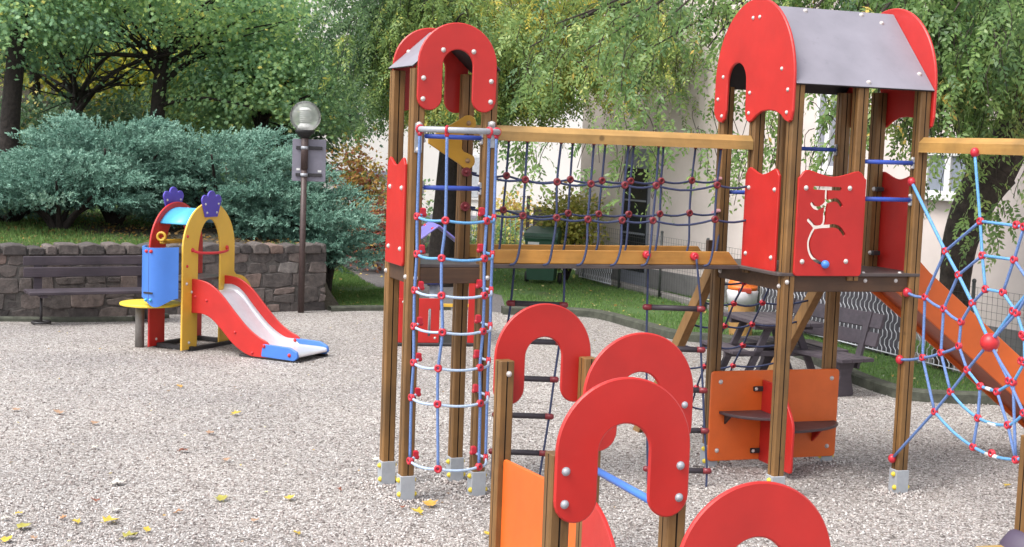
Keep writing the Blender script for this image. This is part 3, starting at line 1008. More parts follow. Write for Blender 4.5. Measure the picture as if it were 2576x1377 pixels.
# white ferrules on the lower ropes
for k1, k2, f in (('r3', 's3', 0), ('s3', 'u3', 0.45), ('s2', 'u2', 0.5), ('s1', 'u1', 0.5)):
    if f:
        a_, b_ = n_[k1], n_[k2]
        c1 = a_.lerp(b_, f - 0.14) - Zv * 0.02 * (k1 != 's1'); c2 = a_.lerp(b_, f + 0.14) - Zv * 0.02 * (k1 != 's1')
        MB().tube([c1, c2], 0.0135, 8).build('rope_ferrule', WHITEP, wno)
# ================================================================== low crawl-through maze in the foreground
T3A = Frame(0.228, 8.19, 0.42)
CT = thing('crawl_maze', (0.55, 6.8, 0), 'low crawl maze of red horseshoe arches on short timber posts in the foreground', 'play maze')
def arch_at(cx, cy, z0, yaw, posts_front, ztop, label=None, bolts_in_front=True, pdx=(-0.262, 0.262), posts=True, W=0.585, H=0.605):
    fr = Frame(cx, cy, yaw)
    pl_ = []
    if posts:
        for u in pdx:
            pl_.append(post(CT, fr, u, 0, 0.0, ztop, sleeve=0.0))
    b = 0.047 if posts_front else -0.047
    o = MB().prism(arch_outline(W, H, W * 0.31, 30), fr(0, b, z0), -fr.ex if posts_front else fr.ex, Zv, 0.022, 0.0065).build('arch_board', RED, CT)
    if not posts_front:
        for u in pdx:
            for v in (0.085, 0.225):
                bolt(o, fr(u * 0.97, -0.069, z0 + v), -fr.ey, GALV, 0.0175)
    for p_, u in zip(pl_, pdx):
        if posts_front:
            bolt(p_, fr(u + 0.01, -0.046, ztop - 0.075), -fr.ey, None, 0.016)
    return fr, o
f1, a1 = arch_at(0.228, 8.19, 0.955, 0.42, True, 1.235, pdx=(-0.275, 0.275), W=0.635)
f2, a2 = arch_at(0.667, 7.29, 0.92, 0.42, False, 1.10, pdx=(-0.245, 0.285), W=0.66, H=0.62)
f3, a3 = arch_at(0.480, 5.85, 0.925, 0.36, False, 1.215, pdx=(-0.275, 0.275), W=0.625, H=0.615)
f4, a4 = arch_at(0.953, 5.28, 0.575, 0.36, False, 0.93, pdx=(-0.29, 0.29), W=0.685, H=0.675)
PA, PB = f1(-0.275, 0.0), f2(-0.245, 0.0)
def wall_board(p, q, z0, z1, name, mat, gap=0.046, shape=None):
    d = (q - p).normalized(); L_ = (q - p).length - 2 * gap
    o = shape or rounded([(0, z0), (L_, z0), (L_, z1), (0, z1)], [0.02, 0.02, 0.05, 0.02], 5)
    return MB().prism(o, p + d * gap + d.cross(Zv) * -0.011, d, Zv, 0.022, 0.004).build(name, mat, CT)
wall_board(PA, PB, 0.05, 0.655, 'wall_board', ORANGE)
# blue bar and the low rounded board running to the front arch
PC = f3(0.275, 0.0)
dcb = (PC - PB).normalized()
k = MB().tube([PB + dcb * 0.046 + Zv * 0.83, PC - dcb * 0.046 + Zv * 0.92], 0.019, 12)
bb = k.build('blue_bar', BLUE, CT)
bolt(bb, PC - dcb * 0.055 + Zv * 0.895, -dcb - f3.ey * 0.4, YELP, 0.019, 'bolt_cap')
bolt(bb, PC + f3.ex * 0.047 - f3.ey * 0.01 + Zv * 0.80, f3.ex, YELP, 0.016, 'bolt_cap')
Lb = (PC - PB).length - 0.1
lo = [(0, 0.06), (Lb * 0.66, 0.06)] + arc(Lb * 0.10, 0.06, Lb * 0.56, 0, 90, 16, 0.64) + [(0, 0.70)]
MB().prism(lo, PB + dcb * 0.05 + dcb.cross(Zv) * 0.02, dcb, Zv, 0.022, 0.004).build('wall_board', RED, CT)

# post, beam and plum-coloured collar of the next balance trail, lower right corner
BT = thing('balance_trail', (2.45, 6.25, 0), 'timber post with a yellow beam and plum rubber collar at the lower right edge', 'balance trail')
fb = Frame(2.425, 6.3, 0.3)
m = MB().prism(post_section(), fb(0, 0, 0.0), fb.ex, fb.ey, 1.25, 0.003); joint(m.build('post', [POSTW, CRACK], BT), fb, fb(0, 0, 0))
m = MB()
m.tube([fb(0, 0, 0.60), fb(0, 0, 0.66), fb(0, 0, 0.74), fb(0, 0, 0.79), fb(0, 0, 0.81)], [0.10, 0.125, 0.118, 0.085, 0.05], 20)
m.build('collar', paint('plum_rubber', (0.075, 0.055, 0.095), 0.6), BT)
dq = (at(2480, 1385, 6.2) - at(2560, 1372, 6.25)); dq.z = 0; dq.normalize()
m = MB().box(fb(0, 0, 0.700) + dq * 0.17, 0.16, 0.09, 0.07, dq, Zv.cross(dq), bev=0.008)
m.build('beam', wood('yellow_beam_timber', (0.40, 0.24, 0.06), (0.62, 0.42, 0.14), 'x', -0.3), BT)

# ================================================================== toddler tower with a small slide
YA = math.atan2(0.906, 0.423)        # direction along the yellow wall
TS = Frame(-3.709, 15.758, YA)       # a: along the wall (to the right, away), -b: the way the slide runs
sdir = -TS.ey
TD = thing('toddler_slide', (-3.6, 16.1, 0), 'small toddler play tower with yellow and red arches, purple crowns and a red slide', 'toddler slide')
def tarch(b, mat, name, h=1.70, w_=0.97, leg=0.275, flare=True, side=1):
    c = 0.38
    o = []
    x0, x1 = c - w_ / 2, c + w_ / 2
    x0, x1 = -0.105, 0.86
    hw = (x1 - x0) / 2; cc = (x0 + x1) / 2
    zc = h - hw * 1.12
    o = [(x0, 0.02), (x0 + leg, 0.02)]
    io = hw - leg
    o += [(x0 + leg, zc - 0.08)] + arc(cc, zc - 0.05, io, 180, 0, 18, io * 1.9)
    o += [(x1 - leg, 0.02), (x1, 0.02)]
    if flare:
        o += [(x1, 0.40)] + [(x1 + 0.42, 0.40)] + arc(x1 + 0.06, 0.40, 0.36, 0, 78, 10, 0.42)[1:] + [(x1 + 0.04, 0.83), (x1, 0.87)]
    o += arc(cc, zc, hw, 0, 180, 30, hw * 1.12)
    return MB().prism(o, TS(0, b, 0), TS.ex, Zv, 0.026, 0.005).build(name, mat, TD), cc, zc
ya, cc, zc = tarch(-0.013, YELLOW, 'yellow_arch', 1.70)
ra, _, _ = tarch(0.455, RED, 'red_arch', 1.68, flare=False)
for u, z, mt in ((-0.03, 1.32, REDP), (-0.03, 0.98, REDP), (-0.035, 0.78, BOLTM), (0.06, 0.68, BOLTM), (0.02, 0.10, BOLTM), (0.80, 0.10, BOLTM)):
    bolt(ya, TS(u, -0.039, z), -TS.ey, mt, 0.017)
for u, z in ((0.02, 0.10), (0.25, 1.56), (0.56, 1.60)):
    bolt(ra, TS(u, 0.43, z), -TS.ey, None, 0.015)
def crown(b, z0, sc=1.0):
    o = [(-0.11, 0.0), (0.11, 0.0), (0.168, 0.16)] + arc(0.118, 0.20, 0.062, -25, 118, 8) + [(0.072, 0.228)] + arc(0.0, 0.238, 0.072, 8, 172, 10) + [(-0.072, 0.228)] + arc(-0.118, 0.20, 0.062, 62, 205, 8) + [(-0.168, 0.16)]
    o = [(u * sc, v * sc * 0.98) for u, v in o]
    cr = MB().prism(o, TS(cc, b, z0), TS.ex, Zv, 0.024, 0.004).build('crown', PURPLE, TD)
    for u, v in ((-0.09, 0.05), (0.09, 0.05), (-0.12, 0.15), (0.12, 0.15)):
        bolt(cr, TS(cc + u * sc, b - 0.024, z0 + v * sc), -TS.ey, None, 0.013)
crown(-0.039, 1.53)
crown(0.51, 1.55)
# curved pale blue roof between the arches
rf = MB()
pr_ = arc(cc, zc + 0.02, 0.40, 38, 142, 16, 0.44)
vs = [TS(u, -0.01, z) for u, z in pr_] + [TS(u, 0.445, z) for u, z in pr_] + [TS(u, -0.01, z - 0.014) for u, z in pr_] + [TS(u, 0.445, z - 0.014) for u, z in pr_]
n = len(pr_)
fs = []
for i in range(n - 1):
    fs += [(i, i + 1, n + i + 1, n + i), (2 * n + i, 3 * n + i, 3 * n + i + 1, 2 * n + i + 1), (i, 2 * n + i, 2 * n + i + 1, i + 1), (n + i, n + i + 1, 3 * n + i + 1, 3 * n + i)]
fs += [(0, n, 3 * n, 2 * n), (n - 1, 3 * n - 1, 4 * n - 1, 2 * n - 1)]
rf.add(vs, fs, True).build('roof_sheet', CYAN, TD)
# bowed blue balcony wall on the left
bp = []
for b, u in ((-0.005, -0.14), (0.06, -0.20), (0.13, -0.27), (0.19, -0.315), (0.25, -0.335), (0.32, -0.325), (0.40, -0.26), (0.44, -0.16)):
    bp.append((u, b))
bm_ = MB()
top, bot = [], []
vs, fs = [], []
P = smooth_path([Vector((u, b, 0)) for u, b in bp], 4)
nP = len(P)
for i, p in enumerate(P):
    t = i / (nP - 1)
    t_ = (P[min(i + 1, nP - 1)] - P[max(i - 1, 0)]).normalized()
    nx = Vector((-t_.y, t_.x, 0)) * 0.011
    zt = 1.20 - 0.01 * math.sin(math.pi * t)
    zb = 0.62 - 0.10 * math.sin(math.pi * min(1, t * 1.25)) ** 2
    for q, z in ((p + nx, zt), (p - nx, zt), (p - nx, zb), (p + nx, zb)):
        vs.append(TS(q.x, q.y, z))
for i in range(nP - 1):
    for k in range(4):
        fs.append((4 * i + k, 4 * i + (k + 1) % 4, 4 * i + 4 + (k + 1) % 4, 4 * i + 4 + k))
fs += [(0, 1, 2, 3), tuple(4 * (nP - 1) + k for k in (3, 2, 1, 0))]
bl = bm_.add(vs, fs, False).build('balcony_board', BLUE, TD)
for b, u, z, mt in ((0.22, -0.345, 1.15, REDP), (0.28, -0.35, 1.15, REDP), (0.22, -0.345, 0.60, CYAN), (0.28, -0.35, 0.60, CYAN)):
    bolt(bl, TS(u, b, z), TS(-1, -0.3) - TS(0, 0), mt, 0.018)
MB().box(TS(-0.344, 0.25, 0.87), 0.004, 0.008, 0.62, TS.ex, TS.ey).build('seam', DKSTEEL, bl)
MB().box(TS(-0.350, 0.25, 0.68), 0.006, 0.13, 0.022, TS.ex, TS.ey, bev=0.002).build('name_plate', DKSTEEL, bl)
# platform and yellow table disc
MB().box(TS(0.38, 0.22, 0.80), 0.86, 0.43, 0.03, TS.ex, TS.ey, bev=0.004).build('platform', DECK, TD)
tb = MB()
tcn = gp(378, 767, 0.50)

tb.prism([(0.345 * math.cos(2 * math.pi * k / 32), 0.345 * math.sin(2 * math.pi * k / 32)) for k in range(32)], tcn, TS.ex, TS.ey, 0.028, 0.006)
tbo = tb.build('table_disc', YELP, TD)
tl_ = TS(-0.45, 0.52, 0)
MB().tube([gp(351, 873), gp(351, 873) + Zv * 0.502], 0.052, 14).build('table_leg', plain('grey_pipe', (0.22, 0.20, 0.185), 0.6, 0.1, 0.2, 12, 0.1), TD)
# red hand rail in the arch, yellow steering toy behind
rail = MB().tube(smooth_path([TS(0.06, -0.04, 1.16), TS(0.12, -0.10, 1.13), TS(0.38, -0.15, 1.12), TS(0.63, -0.10, 1.13), TS(0.70, -0.04, 1.16)], 6), 0.016, 10).ball(TS(0.06, -0.04, 1.16), 0.026).ball(TS(0.70, -0.04, 1.16), 0.026).build('hand_rail', REDP, TD)
toy = MB().ringt(TS(-0.07, 0.30, 1.30), TS.ex + TS.ey * 0.4, 0.045, 0.016, 16, 8).tube([TS(-0.05, 0.30, 1.28), TS(0.06, 0.30, 1.22)], 0.015, 8).box(TS(0.14, 0.33, 1.235), 0.34, 0.05, 0.05, TS.ex, TS.ey, bev=0.01).build('steering_toy', paint('toy_yellow', (0.60, 0.35, 0.03), 0.4), TD)
# slide: side boards with an S-shaped outline, steel chute, blue feet
def sprof(n0=None):
    top = [(0.0, 0.83), (0.12, 0.825), (0.26, 0.79), (0.42, 0.685), (0.60, 0.51), (0.78, 0.345), (0.94, 0.245), (1.05, 0.20), (1.11, 0.13)]
    bot = [(1.10, 0.03), (0.98, 0.02), (0.80, 0.03), (0.60, 0.13), (0.42, 0.29), (0.28, 0.40), (0.16, 0.44), (0.0, 0.44)]
    a = [(p.x, p.y) for p in smooth_path([Vector((x, y, 0)) for x, y in top], 4)]
    b = [(p.x, p.y) for p in smooth_path([Vector((x, y, 0)) for x, y in bot], 4)]
    return a + b
def side(u, mat=RED):
    return MB().prism(sprof(), TS(u, -0.03, 0), sdir, Zv, 0.026, 0.005).build('slide_side', mat, TD)
# U x V = sdir x z points to -a, so the far board is set one thickness back
s_n = side(0.085)
s_f = side(0.695)
for s_, zt in ((0.06, 0.63), (0.22, 0.60), (0.62, 0.27), (0.86, 0.06)):
    bolt(s_n, TS(0.059, -0.03 - s_, zt), -TS.ex, REDP, 0.017)
ch = MB()
cp = smooth_path([Vector((0.0, 0.66, 0)), Vector((0.14, 0.66, 0)), Vector((0.28, 0.59, 0)), Vector((0.46, 0.41, 0)), Vector((0.66, 0.23, 0)), Vector((0.86, 0.115, 0)), Vector((1.02, 0.10, 0)), Vector((1.40, 0.095, 0)), Vector((1.46, 0.07, 0))], 5)
vs, fs = [], []
sec = [(0.088, 0.07), (0.10, 0.012), (0.125, 0.0), (0.63, 0.0), (0.655, 0.012), (0.667, 0.07)]
for p in cp:
    kk = 1.0 if p.x < 1.05 else 0.25
    for u, dz in sec:
        vs.append(TS(u, -0.03 - p.x, p.y + dz * kk))
    for u, dz in sec[::-1]:
        vs.append(TS(u, -0.03 - p.x, p.y + dz * kk - 0.012))
m_ = 12
for i in range(len(cp) - 1):
    for k in range(m_):
        fs.append((m_ * i + k, m_ * i + (k + 1) % m_, m_ * i + m_ + (k + 1) % m_, m_ * i + m_ + k))
fs += [tuple(range(m_))[::-1], tuple(m_ * (len(cp) - 1) + k for k in range(m_))]
ch.add(vs, fs, True).build('chute', STEEL, TD)
for u in (0.088, 0.70):
    ft = MB().prism(rounded([(0.98, 0.03), (1.42, 0.02), (1.47, 0.06), (1.46, 0.12), (1.36, 0.165), (1.0, 0.175)], 0.02, 4), TS(u, -0.03, 0), sdir, Zv, 0.035, 0.006).build('slide_foot', BLUE, TD)
    for s_, z in ((1.02, 0.15), (1.36, 0.08)):
        bolt(ft, TS(u - 0.035, -0.03 - s_, z), -TS.ex, REDP, 0.02)
bs = MB()
bs.box(TS(0.05, 0.22, 0.03), 0.05, 0.60, 0.05, TS.ex, TS.ey, bev=0.006).box(TS(0.80, 0.22, 0.03), 0.05, 0.60, 0.05, TS.ex, TS.ey, bev=0.006).box(TS(0.4, 0.45, 0.03), 0.75, 0.05, 0.05, TS.ex, TS.ey, bev=0.006).box(TS(0.4, -0.05, 0.02), 0.75, 0.05, 0.05, TS.ex, TS.ey, bev=0.006)
bs.box(TS(0.10, -1.1, 0.015), 0.05, 0.80, 0.03, TS.ex, TS.ey, bev=0.006).box(TS(0.68, -1.25, 0.015), 0.05, 0.45, 0.03, TS.ex, TS.ey, bev=0.006)
bs.build('base_frame', DKSTEEL, TD)

# ================================================================== red hut behind tower one
HF = Frame(-1.36, 16.80, 0.20)
HU = thing('play_hut', (-0.9, 17.1, 0), 'low red toddler hut with purple pitched roof and blue disc table', 'play hut')
def slotted(parent_fr, u0, w_, z0, z1, slots, name='front_board'):
    o = MB().prism(rounded([(0, z0), (w_, z0), (w_, z1), (0, z1)], 0.015, 3), parent_fr(u0, 0, 0), parent_fr.ex, Zv, 0.022, 0.003).build(name, RED, HU)
    for s0, s1, a0, a1_ in slots:
        cut = MB().prism(rounded([(s0, a0), (s1, a0), (s1, a1_), (s0, a1_)], 0.014, 4), parent_fr(u0, 0.06, 0), parent_fr.ex, Zv, 0.16).build('cutter', RED)
        md = o.modifiers.new('cut', 'BOOLEAN'); md.operation = 'DIFFERENCE'; md.solver = 'EXACT'; md.object = cut
        bpy.context.view_layer.update()
        me = bpy.data.meshes.new_from_object(o.evaluated_get(bpy.context.evaluated_depsgraph_get()))
        o.modifiers.clear(); o.data = me
        bpy.data.objects.remove(cut)
    return o
fbd = slotted(HF, 0.0, 0.50, 0.04, 0.585, [(0.19, 0.225, 0.12, 0.46), (0.36, 0.395, 0.12, 0.46)])
for u, z in ((0.05, 0.54), (0.45, 0.10)):
    bolt(fbd, HF(u, -0.022, z), -HF.ey, None, 0.014)
for u, w_, h in ((-0.01, 0.13, 0.98), (0.86, 0.12, 0.98)):
    MB().prism(rounded([(0, 0.03), (w_, 0.03), (w_, h), (0, h)], 0.02, 3), HF(u, 0.03, 0), HF.ex, Zv, 0.022, 0.003).build('corner_board', RED, HU)
for u, w_, h in ((0.0, 0.13, 0.98), (0.84, 0.13, 0.98)):
    MB().prism(rounded([(0, 0.03), (w_, 0.03), (w_, h), (0, h)], 0.02, 3), HF(u, 0.98, 0), HF.ex, Zv, 0.022, 0.003).build('corner_board', RED, HU)
MB().box(HF(0.05, 0.98, 0.98), 0.05, 0.04, 0.7, HF.ex, HF.ey, bev=0.004).build('roof_post', STRW, HU)
for s in (-1, 1):
    P0, P1 = HF(0.48 + s * 0.42, 0.10, 1.14), HF(0.48, 0.10, 1.46)
    V = P1 - P0
    if s < 0:
        mm_ = MB().prism([(0, 0), (V.length, 0), (V.length, 0.85), (0, 0.85)], P0, V, HF.ey, 0.018, 0.003)
    else:
        mm_ = MB().prism([(0, 0), (0.85, 0), (0.85, V.length), (0, V.length)], P0, HF.ey, V, 0.018, 0.003)
    rs_ = mm_.build('roof_sheet', paint('lilac_board', (0.20, 0.17, 0.52), 0.4) if 'lilac_board' not in MATS else MATS['lilac_board'], HU)
    Nn = (V.cross(HF.ey) if s < 0 else HF.ey.cross(V)).normalized()
    for t, b in ((0.85, 0.06), (0.85, 0.75)):
        bolt(rs_, P0 + V * t + HF.ey * b + Nn * 0.018, Nn, REDP, 0.02)
for u in (0.05, 0.91):
    for b in (0.14, 0.90):
        MB().box(HF(u, b, 0.58), 0.05, 0.05, 1.12, HF.ex, HF.ey, bev=0.004).build('roof_post', paint('hut_post_grey', (0.20, 0.19, 0.2), 0.5) if 'hut_post_grey' not in MATS else MATS['hut_post_grey'], HU)
MB().prism([(0.15 * math.cos(k * math.pi / 12), 0.15 * math.sin(k * math.pi / 12)) for k in range(24)], HF(0.45, 0.5, 0.72), HF.ex, HF.ey, 0.03, 0.006).build('table_disc', BLUEBAR, HU)
MB().tube([HF(0.5, 0.5, 0.0), HF(0.5, 0.5, 0.72)], 0.06, 14).build('table_leg', GALV, HU)
MB().prism([(0, 0), (0.16, 0), (0.0, 0.20)], HF(0.03, 0.5, 1.60), HF.ex, Zv, 0.02, 0.003).build('pennant', YELLOW, HU)
MB().tube([HF(0.035, 0.51, 1.0), HF(0.035, 0.51, 1.82)], 0.012, 8).build('pennant_pole', GALV, HU)
MB().box(HF(0.70, 0.02, 0.50), 0.34, 0.02, 0.04, HF.ex, HF.ey, bev=0.003).build('yellow_rail', YELLOW, HU)
MB().box(HF(0.45, 0.5, 0.02), 1.05, 1.1, 0.04, HF.ex, HF.ey, bev=0.01).build('base_frame', DKSTEEL, HU)

# ================================================================== slatted bench by the stone wall
WA, WB = Vector((-6.90, 17.60, 0)), Vector((-2.66, 19.96, 0))
wdir = (WB - WA).normalized()
BFm = Frame(-6.25, 17.36, math.atan2(wdir.y, wdir.x))
BN = thing('park_bench', BFm(0.9, 0, 0), 'dark slatted park bench standing against the stone wall behind the toddler slide', 'bench')
bb_ = lambda c, sx, sy, sz, **k: None
MB().box(BFm(1.05, 0.20, 0.79), 1.8, 0.035, 0.115, BFm.ex, BFm.ey, Zv, bev=0.006).build('back_slat', BENCHW, BN)
MB().box(BFm(1.05, 0.17, 0.645), 1.8, 0.035, 0.125, BFm.ex, BFm.ey, Zv, bev=0.006).build('back_slat', BENCHW, BN)
for b in (-0.20, -0.05, 0.10):
    MB().box(BFm(1.05, b, 0.415), 1.8, 0.13, 0.04, BFm.ex, BFm.ey, bev=0.006).build('seat_slat', BENCHW, BN)
for a in (0.33, 1.65):
    lg = MB().box(BFm(a, 0.205, 0.62), 0.10, 0.03, 0.46, BFm.ex, BFm.ey, bev=0.004).box(BFm(a, -0.03, 0.375), 0.08, 0.42, 0.035, BFm.ex, BFm.ey, bev=0.004)
    lg.build('back_support', BENCHW, BN)
    MB().tube([BFm(a, -0.03, 0.36), BFm(a, -0.03, 0.0)], 0.017, 10).ringt(BFm(a, -0.03, 0.03), Zv, 0.11, 0.018, 18, 6).build('leg', DKSTEEL, BN)

# ================================================================== street lamp with globe, and the sign fixed to its post
LB = gp(757, 787)
px_m = FPX / LB.y
LP = thing('street_lamp', LB, 'street lamp with clear globe on a thin brown post beside the stone wall', 'street lamp')
lt = at(771, 330, LB.y)
lx = Vector((LB.x, LB.y, lt.z))
MB().tube([LB, lx - Zv * 0.52], [0.045, 0.042], 12).tube([lx - Zv * 0.54, lx], [0.05, 0.05], 12).build('pole', BROWNMETAL, LP)
GR = 39.0 / px_m
gc = lx + Zv * (GR * 0.93)
MB().tube([lx - Zv * 0.10, lx - Zv * 0.02, lx + Zv * 0.015], [0.055, 0.13, 0.14], 18).build('globe_collar', BLACKM, LP)
gm = bpy.data.materials.new('clear_globe')
gm.use_nodes = True
n, l = gm.node_tree.nodes, gm.node_tree.links
n.remove(n['Principled BSDF'])
fr_ = n.new('ShaderNodeLayerWeight'); fr_.inputs[0].default_value = 0.18
tr = n.new('ShaderNodeBsdfTransparent'); tr.inputs[0].default_value = (0.93, 0.94, 0.93, 1)
gl_ = n.new('ShaderNodeBsdfGlossy'); gl_.inputs['Roughness'].default_value = 0.08
df = n.new('ShaderNodeBsdfTranslucent'); df.inputs[0].default_value = (0.92, 0.92, 0.90, 1)
m1 = n.new('ShaderNodeMixShader'); m1.inputs[0].default_value = 0.36
m2 = n.new('ShaderNodeMixShader')
l.new(tr.outputs[0], m1.inputs[1]); l.new(df.outputs[0], m1.inputs[2])
l.new(fr_.outputs['Fresnel'], m2.inputs[0]); l.new(m1.outputs[0], m2.inputs[1]); l.new(gl_.outputs[0], m2.inputs[2])
l.new(m2.outputs[0], n['Material Output'].inputs[0])
glb = MB().ball(gc, GR, 32, 20).build('globe', gm, LP)
lv = MB()
for k in range(6):
    lv.tube([gc + Zv * (-0.075 + k * 0.026), gc + Zv * (-0.075 + k * 0.026 + 0.014)], [0.088, 0.074], 18)
lv.tube([gc + Zv * 0.08, gc + Zv * 0.10, gc + Zv * 0.125], [0.085, 0.08, 0.04], 18)
lv.tube([gc - Zv * (GR * 0.93), gc - Zv * 0.13, gc - Zv * 0.085], [0.11, 0.10, 0.06], 18)
lv.build('louvre', WHITEP, glb)
SF = Frame(LB.x, LB.y, 0.12)
sgc = at(777, 404, LB.y)
SG = thing('notice_sign', (sgc.x, sgc.y + 0.06, sgc.z - 0.3), 'grey metal sign plate seen from behind, clamped to the lamp post under the globe', 'sign')
sw, sh = 84 / px_m, 106 / px_m
MB().prism(rounded([(-sw / 2, -sh / 2), (sw / 2, -sh / 2), (sw / 2, sh / 2), (-sw / 2, sh / 2)], 0.02, 4), SF(sgc.x - LB.x, 0.075, sgc.z), SF.ex, Zv, 0.012, 0.002).build('plate', plain('sign_back_grey', (0.23, 0.22, 0.27), 0.5, 0.2, 0.12, 9, 0.05), SG)
for dz in (0.175, -0.205):
    c = SF(sgc.x - LB.x, 0.05, sgc.z + dz)
    br = MB().box(c, sw * 0.78, 0.03, 0.045, SF.ex, SF.ey, bev=0.004).build('bracket', DKSTEEL, SG)
    p = Vector((LB.x, LB.y, c.z))
    MB().tube([p - Zv * 0.022, p + Zv * 0.022], 0.052, 14).box(p + SF.ey * 0.03, 0.07, 0.05, 0.05, SF.ex, SF.ey, bev=0.003).build('clamp', GALV, br)
for u, dz in ((-0.15, -0.13), (0.15, -0.15)):
    MB().box(SF(sgc.x - LB.x + u, 0.060, sgc.z + dz), 0.05, 0.004, 0.03, SF.ex, SF.ey).build('sticker', WHITEP, SG)

# ================================================================== picnic table, bench, bins on the right
tq = [gp(1821, 787, 0.72), gp(1917, 815, 0.72), gp(2068, 806, 0.72)]
e1 = (tq[1] - tq[0]); e1.z = 0; e1.normalize()
PF = Frame(tq[1].x, tq[1].y, math.atan2(e1.y, e1.x))
tw = (tq[2] - tq[1]).dot(PF.ey)
PT = thing('picnic_table', PF(-0.9, tw / 2, 0), 'dark slatted picnic table behind the wide tower, at the lawn edge', 'picnic table')
tw = max(0.55, min(tw, 0.72)); TL = (tq[1] - tq[0]).length + 0.08
for k in range(5):
    MB().box(PF(-TL / 2, tw * (k + 0.5) / 5, 0.70), TL, tw / 5 - 0.014, 0.042, PF.ex, PF.ey, bev=0.005).build('top_slat', BENCHW, PT)
for a in (-0.22, -TL + 0.2):
    m = MB().box(PF(a, tw / 2, 0.655), 0.07, tw * 0.95, 0.05, PF.ex, PF.ey, bev=0.004)
    for s in (-1, 1):
        p, q = PF(a, tw / 2 + s * 0.16, 0.66), PF(a, tw / 2 + s * 0.46, 0.0)
        d = (q - p); L_ = d.length; d.normalize()
        m.box((p + q) / 2, 0.045, 0.07, L_, PF.ex, d.cross(PF.ex), d, bev=0.004)
    m.box(PF(a, tw / 2, 0.37), 0.045, tw + 0.62, 0.055, PF.ex, PF.ey, bev=0.004)
    m.build('leg', BENCHW, PT)
for s in (-1, 1):
    MB().box(PF(-TL * 0.40, tw / 2 + s * (tw / 2 + 0.22), 0.415), TL * 0.8, 0.20, 0.038, PF.ex, PF.ey, bev=0.005).build('seat', BENCHW, PT)
# bench with backrest, right of the table
q0, q1 = gp(1950, 868, 0.42), gp(2118, 906, 0.42)
e1 = (q1 - q0); e1.z = 0; bl2 = 1.75; e1.normalize()
P2 = Frame(q1.x, q1.y, math.atan2(e1.y, e1.x))
B2 = thing('slat_bench', P2(-0.8, 0.2, 0), 'dark slatted bench with leaning backrest on the lawn before the wavy wire fence', 'bench')
lean = Vector((0, 0.28, 1)).normalized()
def bz2(a, b, z):
    return P2(a, b, z)
for b in (0.02, 0.17, 0.32):
    MB().box(P2(-bl2 / 2, b + 0.05, 0.40), bl2, 0.13, 0.04, P2.ex, P2.ey, bev=0.005).build('seat_slat', BENCHW, B2)
up2 = (P2.ey * 0.28 + Zv).normalized()
for z, h in ((0.60, 0.15), (0.79, 0.16)):
    MB().box(P2(-bl2 / 2 - 0.02, 0.44 + (z - 0.42) * 0.28, z), bl2 + 0.0, 0.035, h, P2.ex, up2.cross(P2.ex), up2, bev=0.005).build('back_slat', BENCHW, B2)
for a in (-0.20, -bl2 + 0.3):
    m = MB().box(P2(a - 0.02, 0.47, 0.58), 0.08, 0.035, 0.62, P2.ex, up2.cross(P2.ex), up2, bev=0.004)
    m.prism(rounded([(0.10, 0.38), (0.14, 0.22), (0.02, 0.0), (0.34, 0.0), (0.28, 0.22), (0.34, 0.38)], 0.05, 4), P2(a - 0.03, 0, 0), P2.ey, Zv, 0.07, 0.006)
    m.build('leg', BENCHW, B2)
# litter bin
LT = gp(1862, 846)
LI = thing('litter_bin', LT, 'tan litter bin with an orange hood and a white bag folded over the rim', 'litter bin')
MB().tube([LT, LT + Zv * 0.02, LT + Zv * 0.45, LT + Zv * 0.52], [0.15, 0.155, 0.19, 0.19], 20).build('body', paint('bin_tan', (0.55, 0.30, 0.11), 0.5), LI)
MB().tube([LT + Zv * 0.45, LT + Zv * 0.55, LT + Zv * 0.62, LT + Zv * 0.64], [0.198, 0.202, 0.215, 0.195], 22).build('bag', paint('bag_white', (0.70, 0.68, 0.72), 0.4), LI)
hd = MB()
hd.tube([LT + Zv * 0.64, LT + Zv * 0.70], [0.20, 0.20], 22)
vs, fs = [], []
for i in range(7):
    a = R(90 * i / 6)
    for k in range(22):
        t = 2 * math.pi * k / 22
        vs.append(LT + Vector((0.20 * math.cos(a) * math.cos(t), 0.20 * math.cos(a) * math.sin(t), 0.70 + 0.14 * math.sin(a))))
for i in range(6):
    for k in range(22):
        fs.append((i * 22 + k, i * 22 + (k + 1) % 22, i * 22 + 22 + (k + 1) % 22, i * 22 + 22 + k))
hd.add(vs, fs, True)
hdo = hd.build('hood', paint('bin_orange', (0.80, 0.18, 0.02), 0.4), LI)
vd = (EYE - LT); vd.z = 0; vd.normalize()
MB().box(LT + vd * 0.192 + Zv * 0.715 + Zv.cross(vd) * 0.03, 0.18, 0.03, 0.075, Zv.cross(vd), vd, bev=0.012).build('mouth', paint('bin_mouth_red', (0.40, 0.035, 0.012), 0.5), hdo)
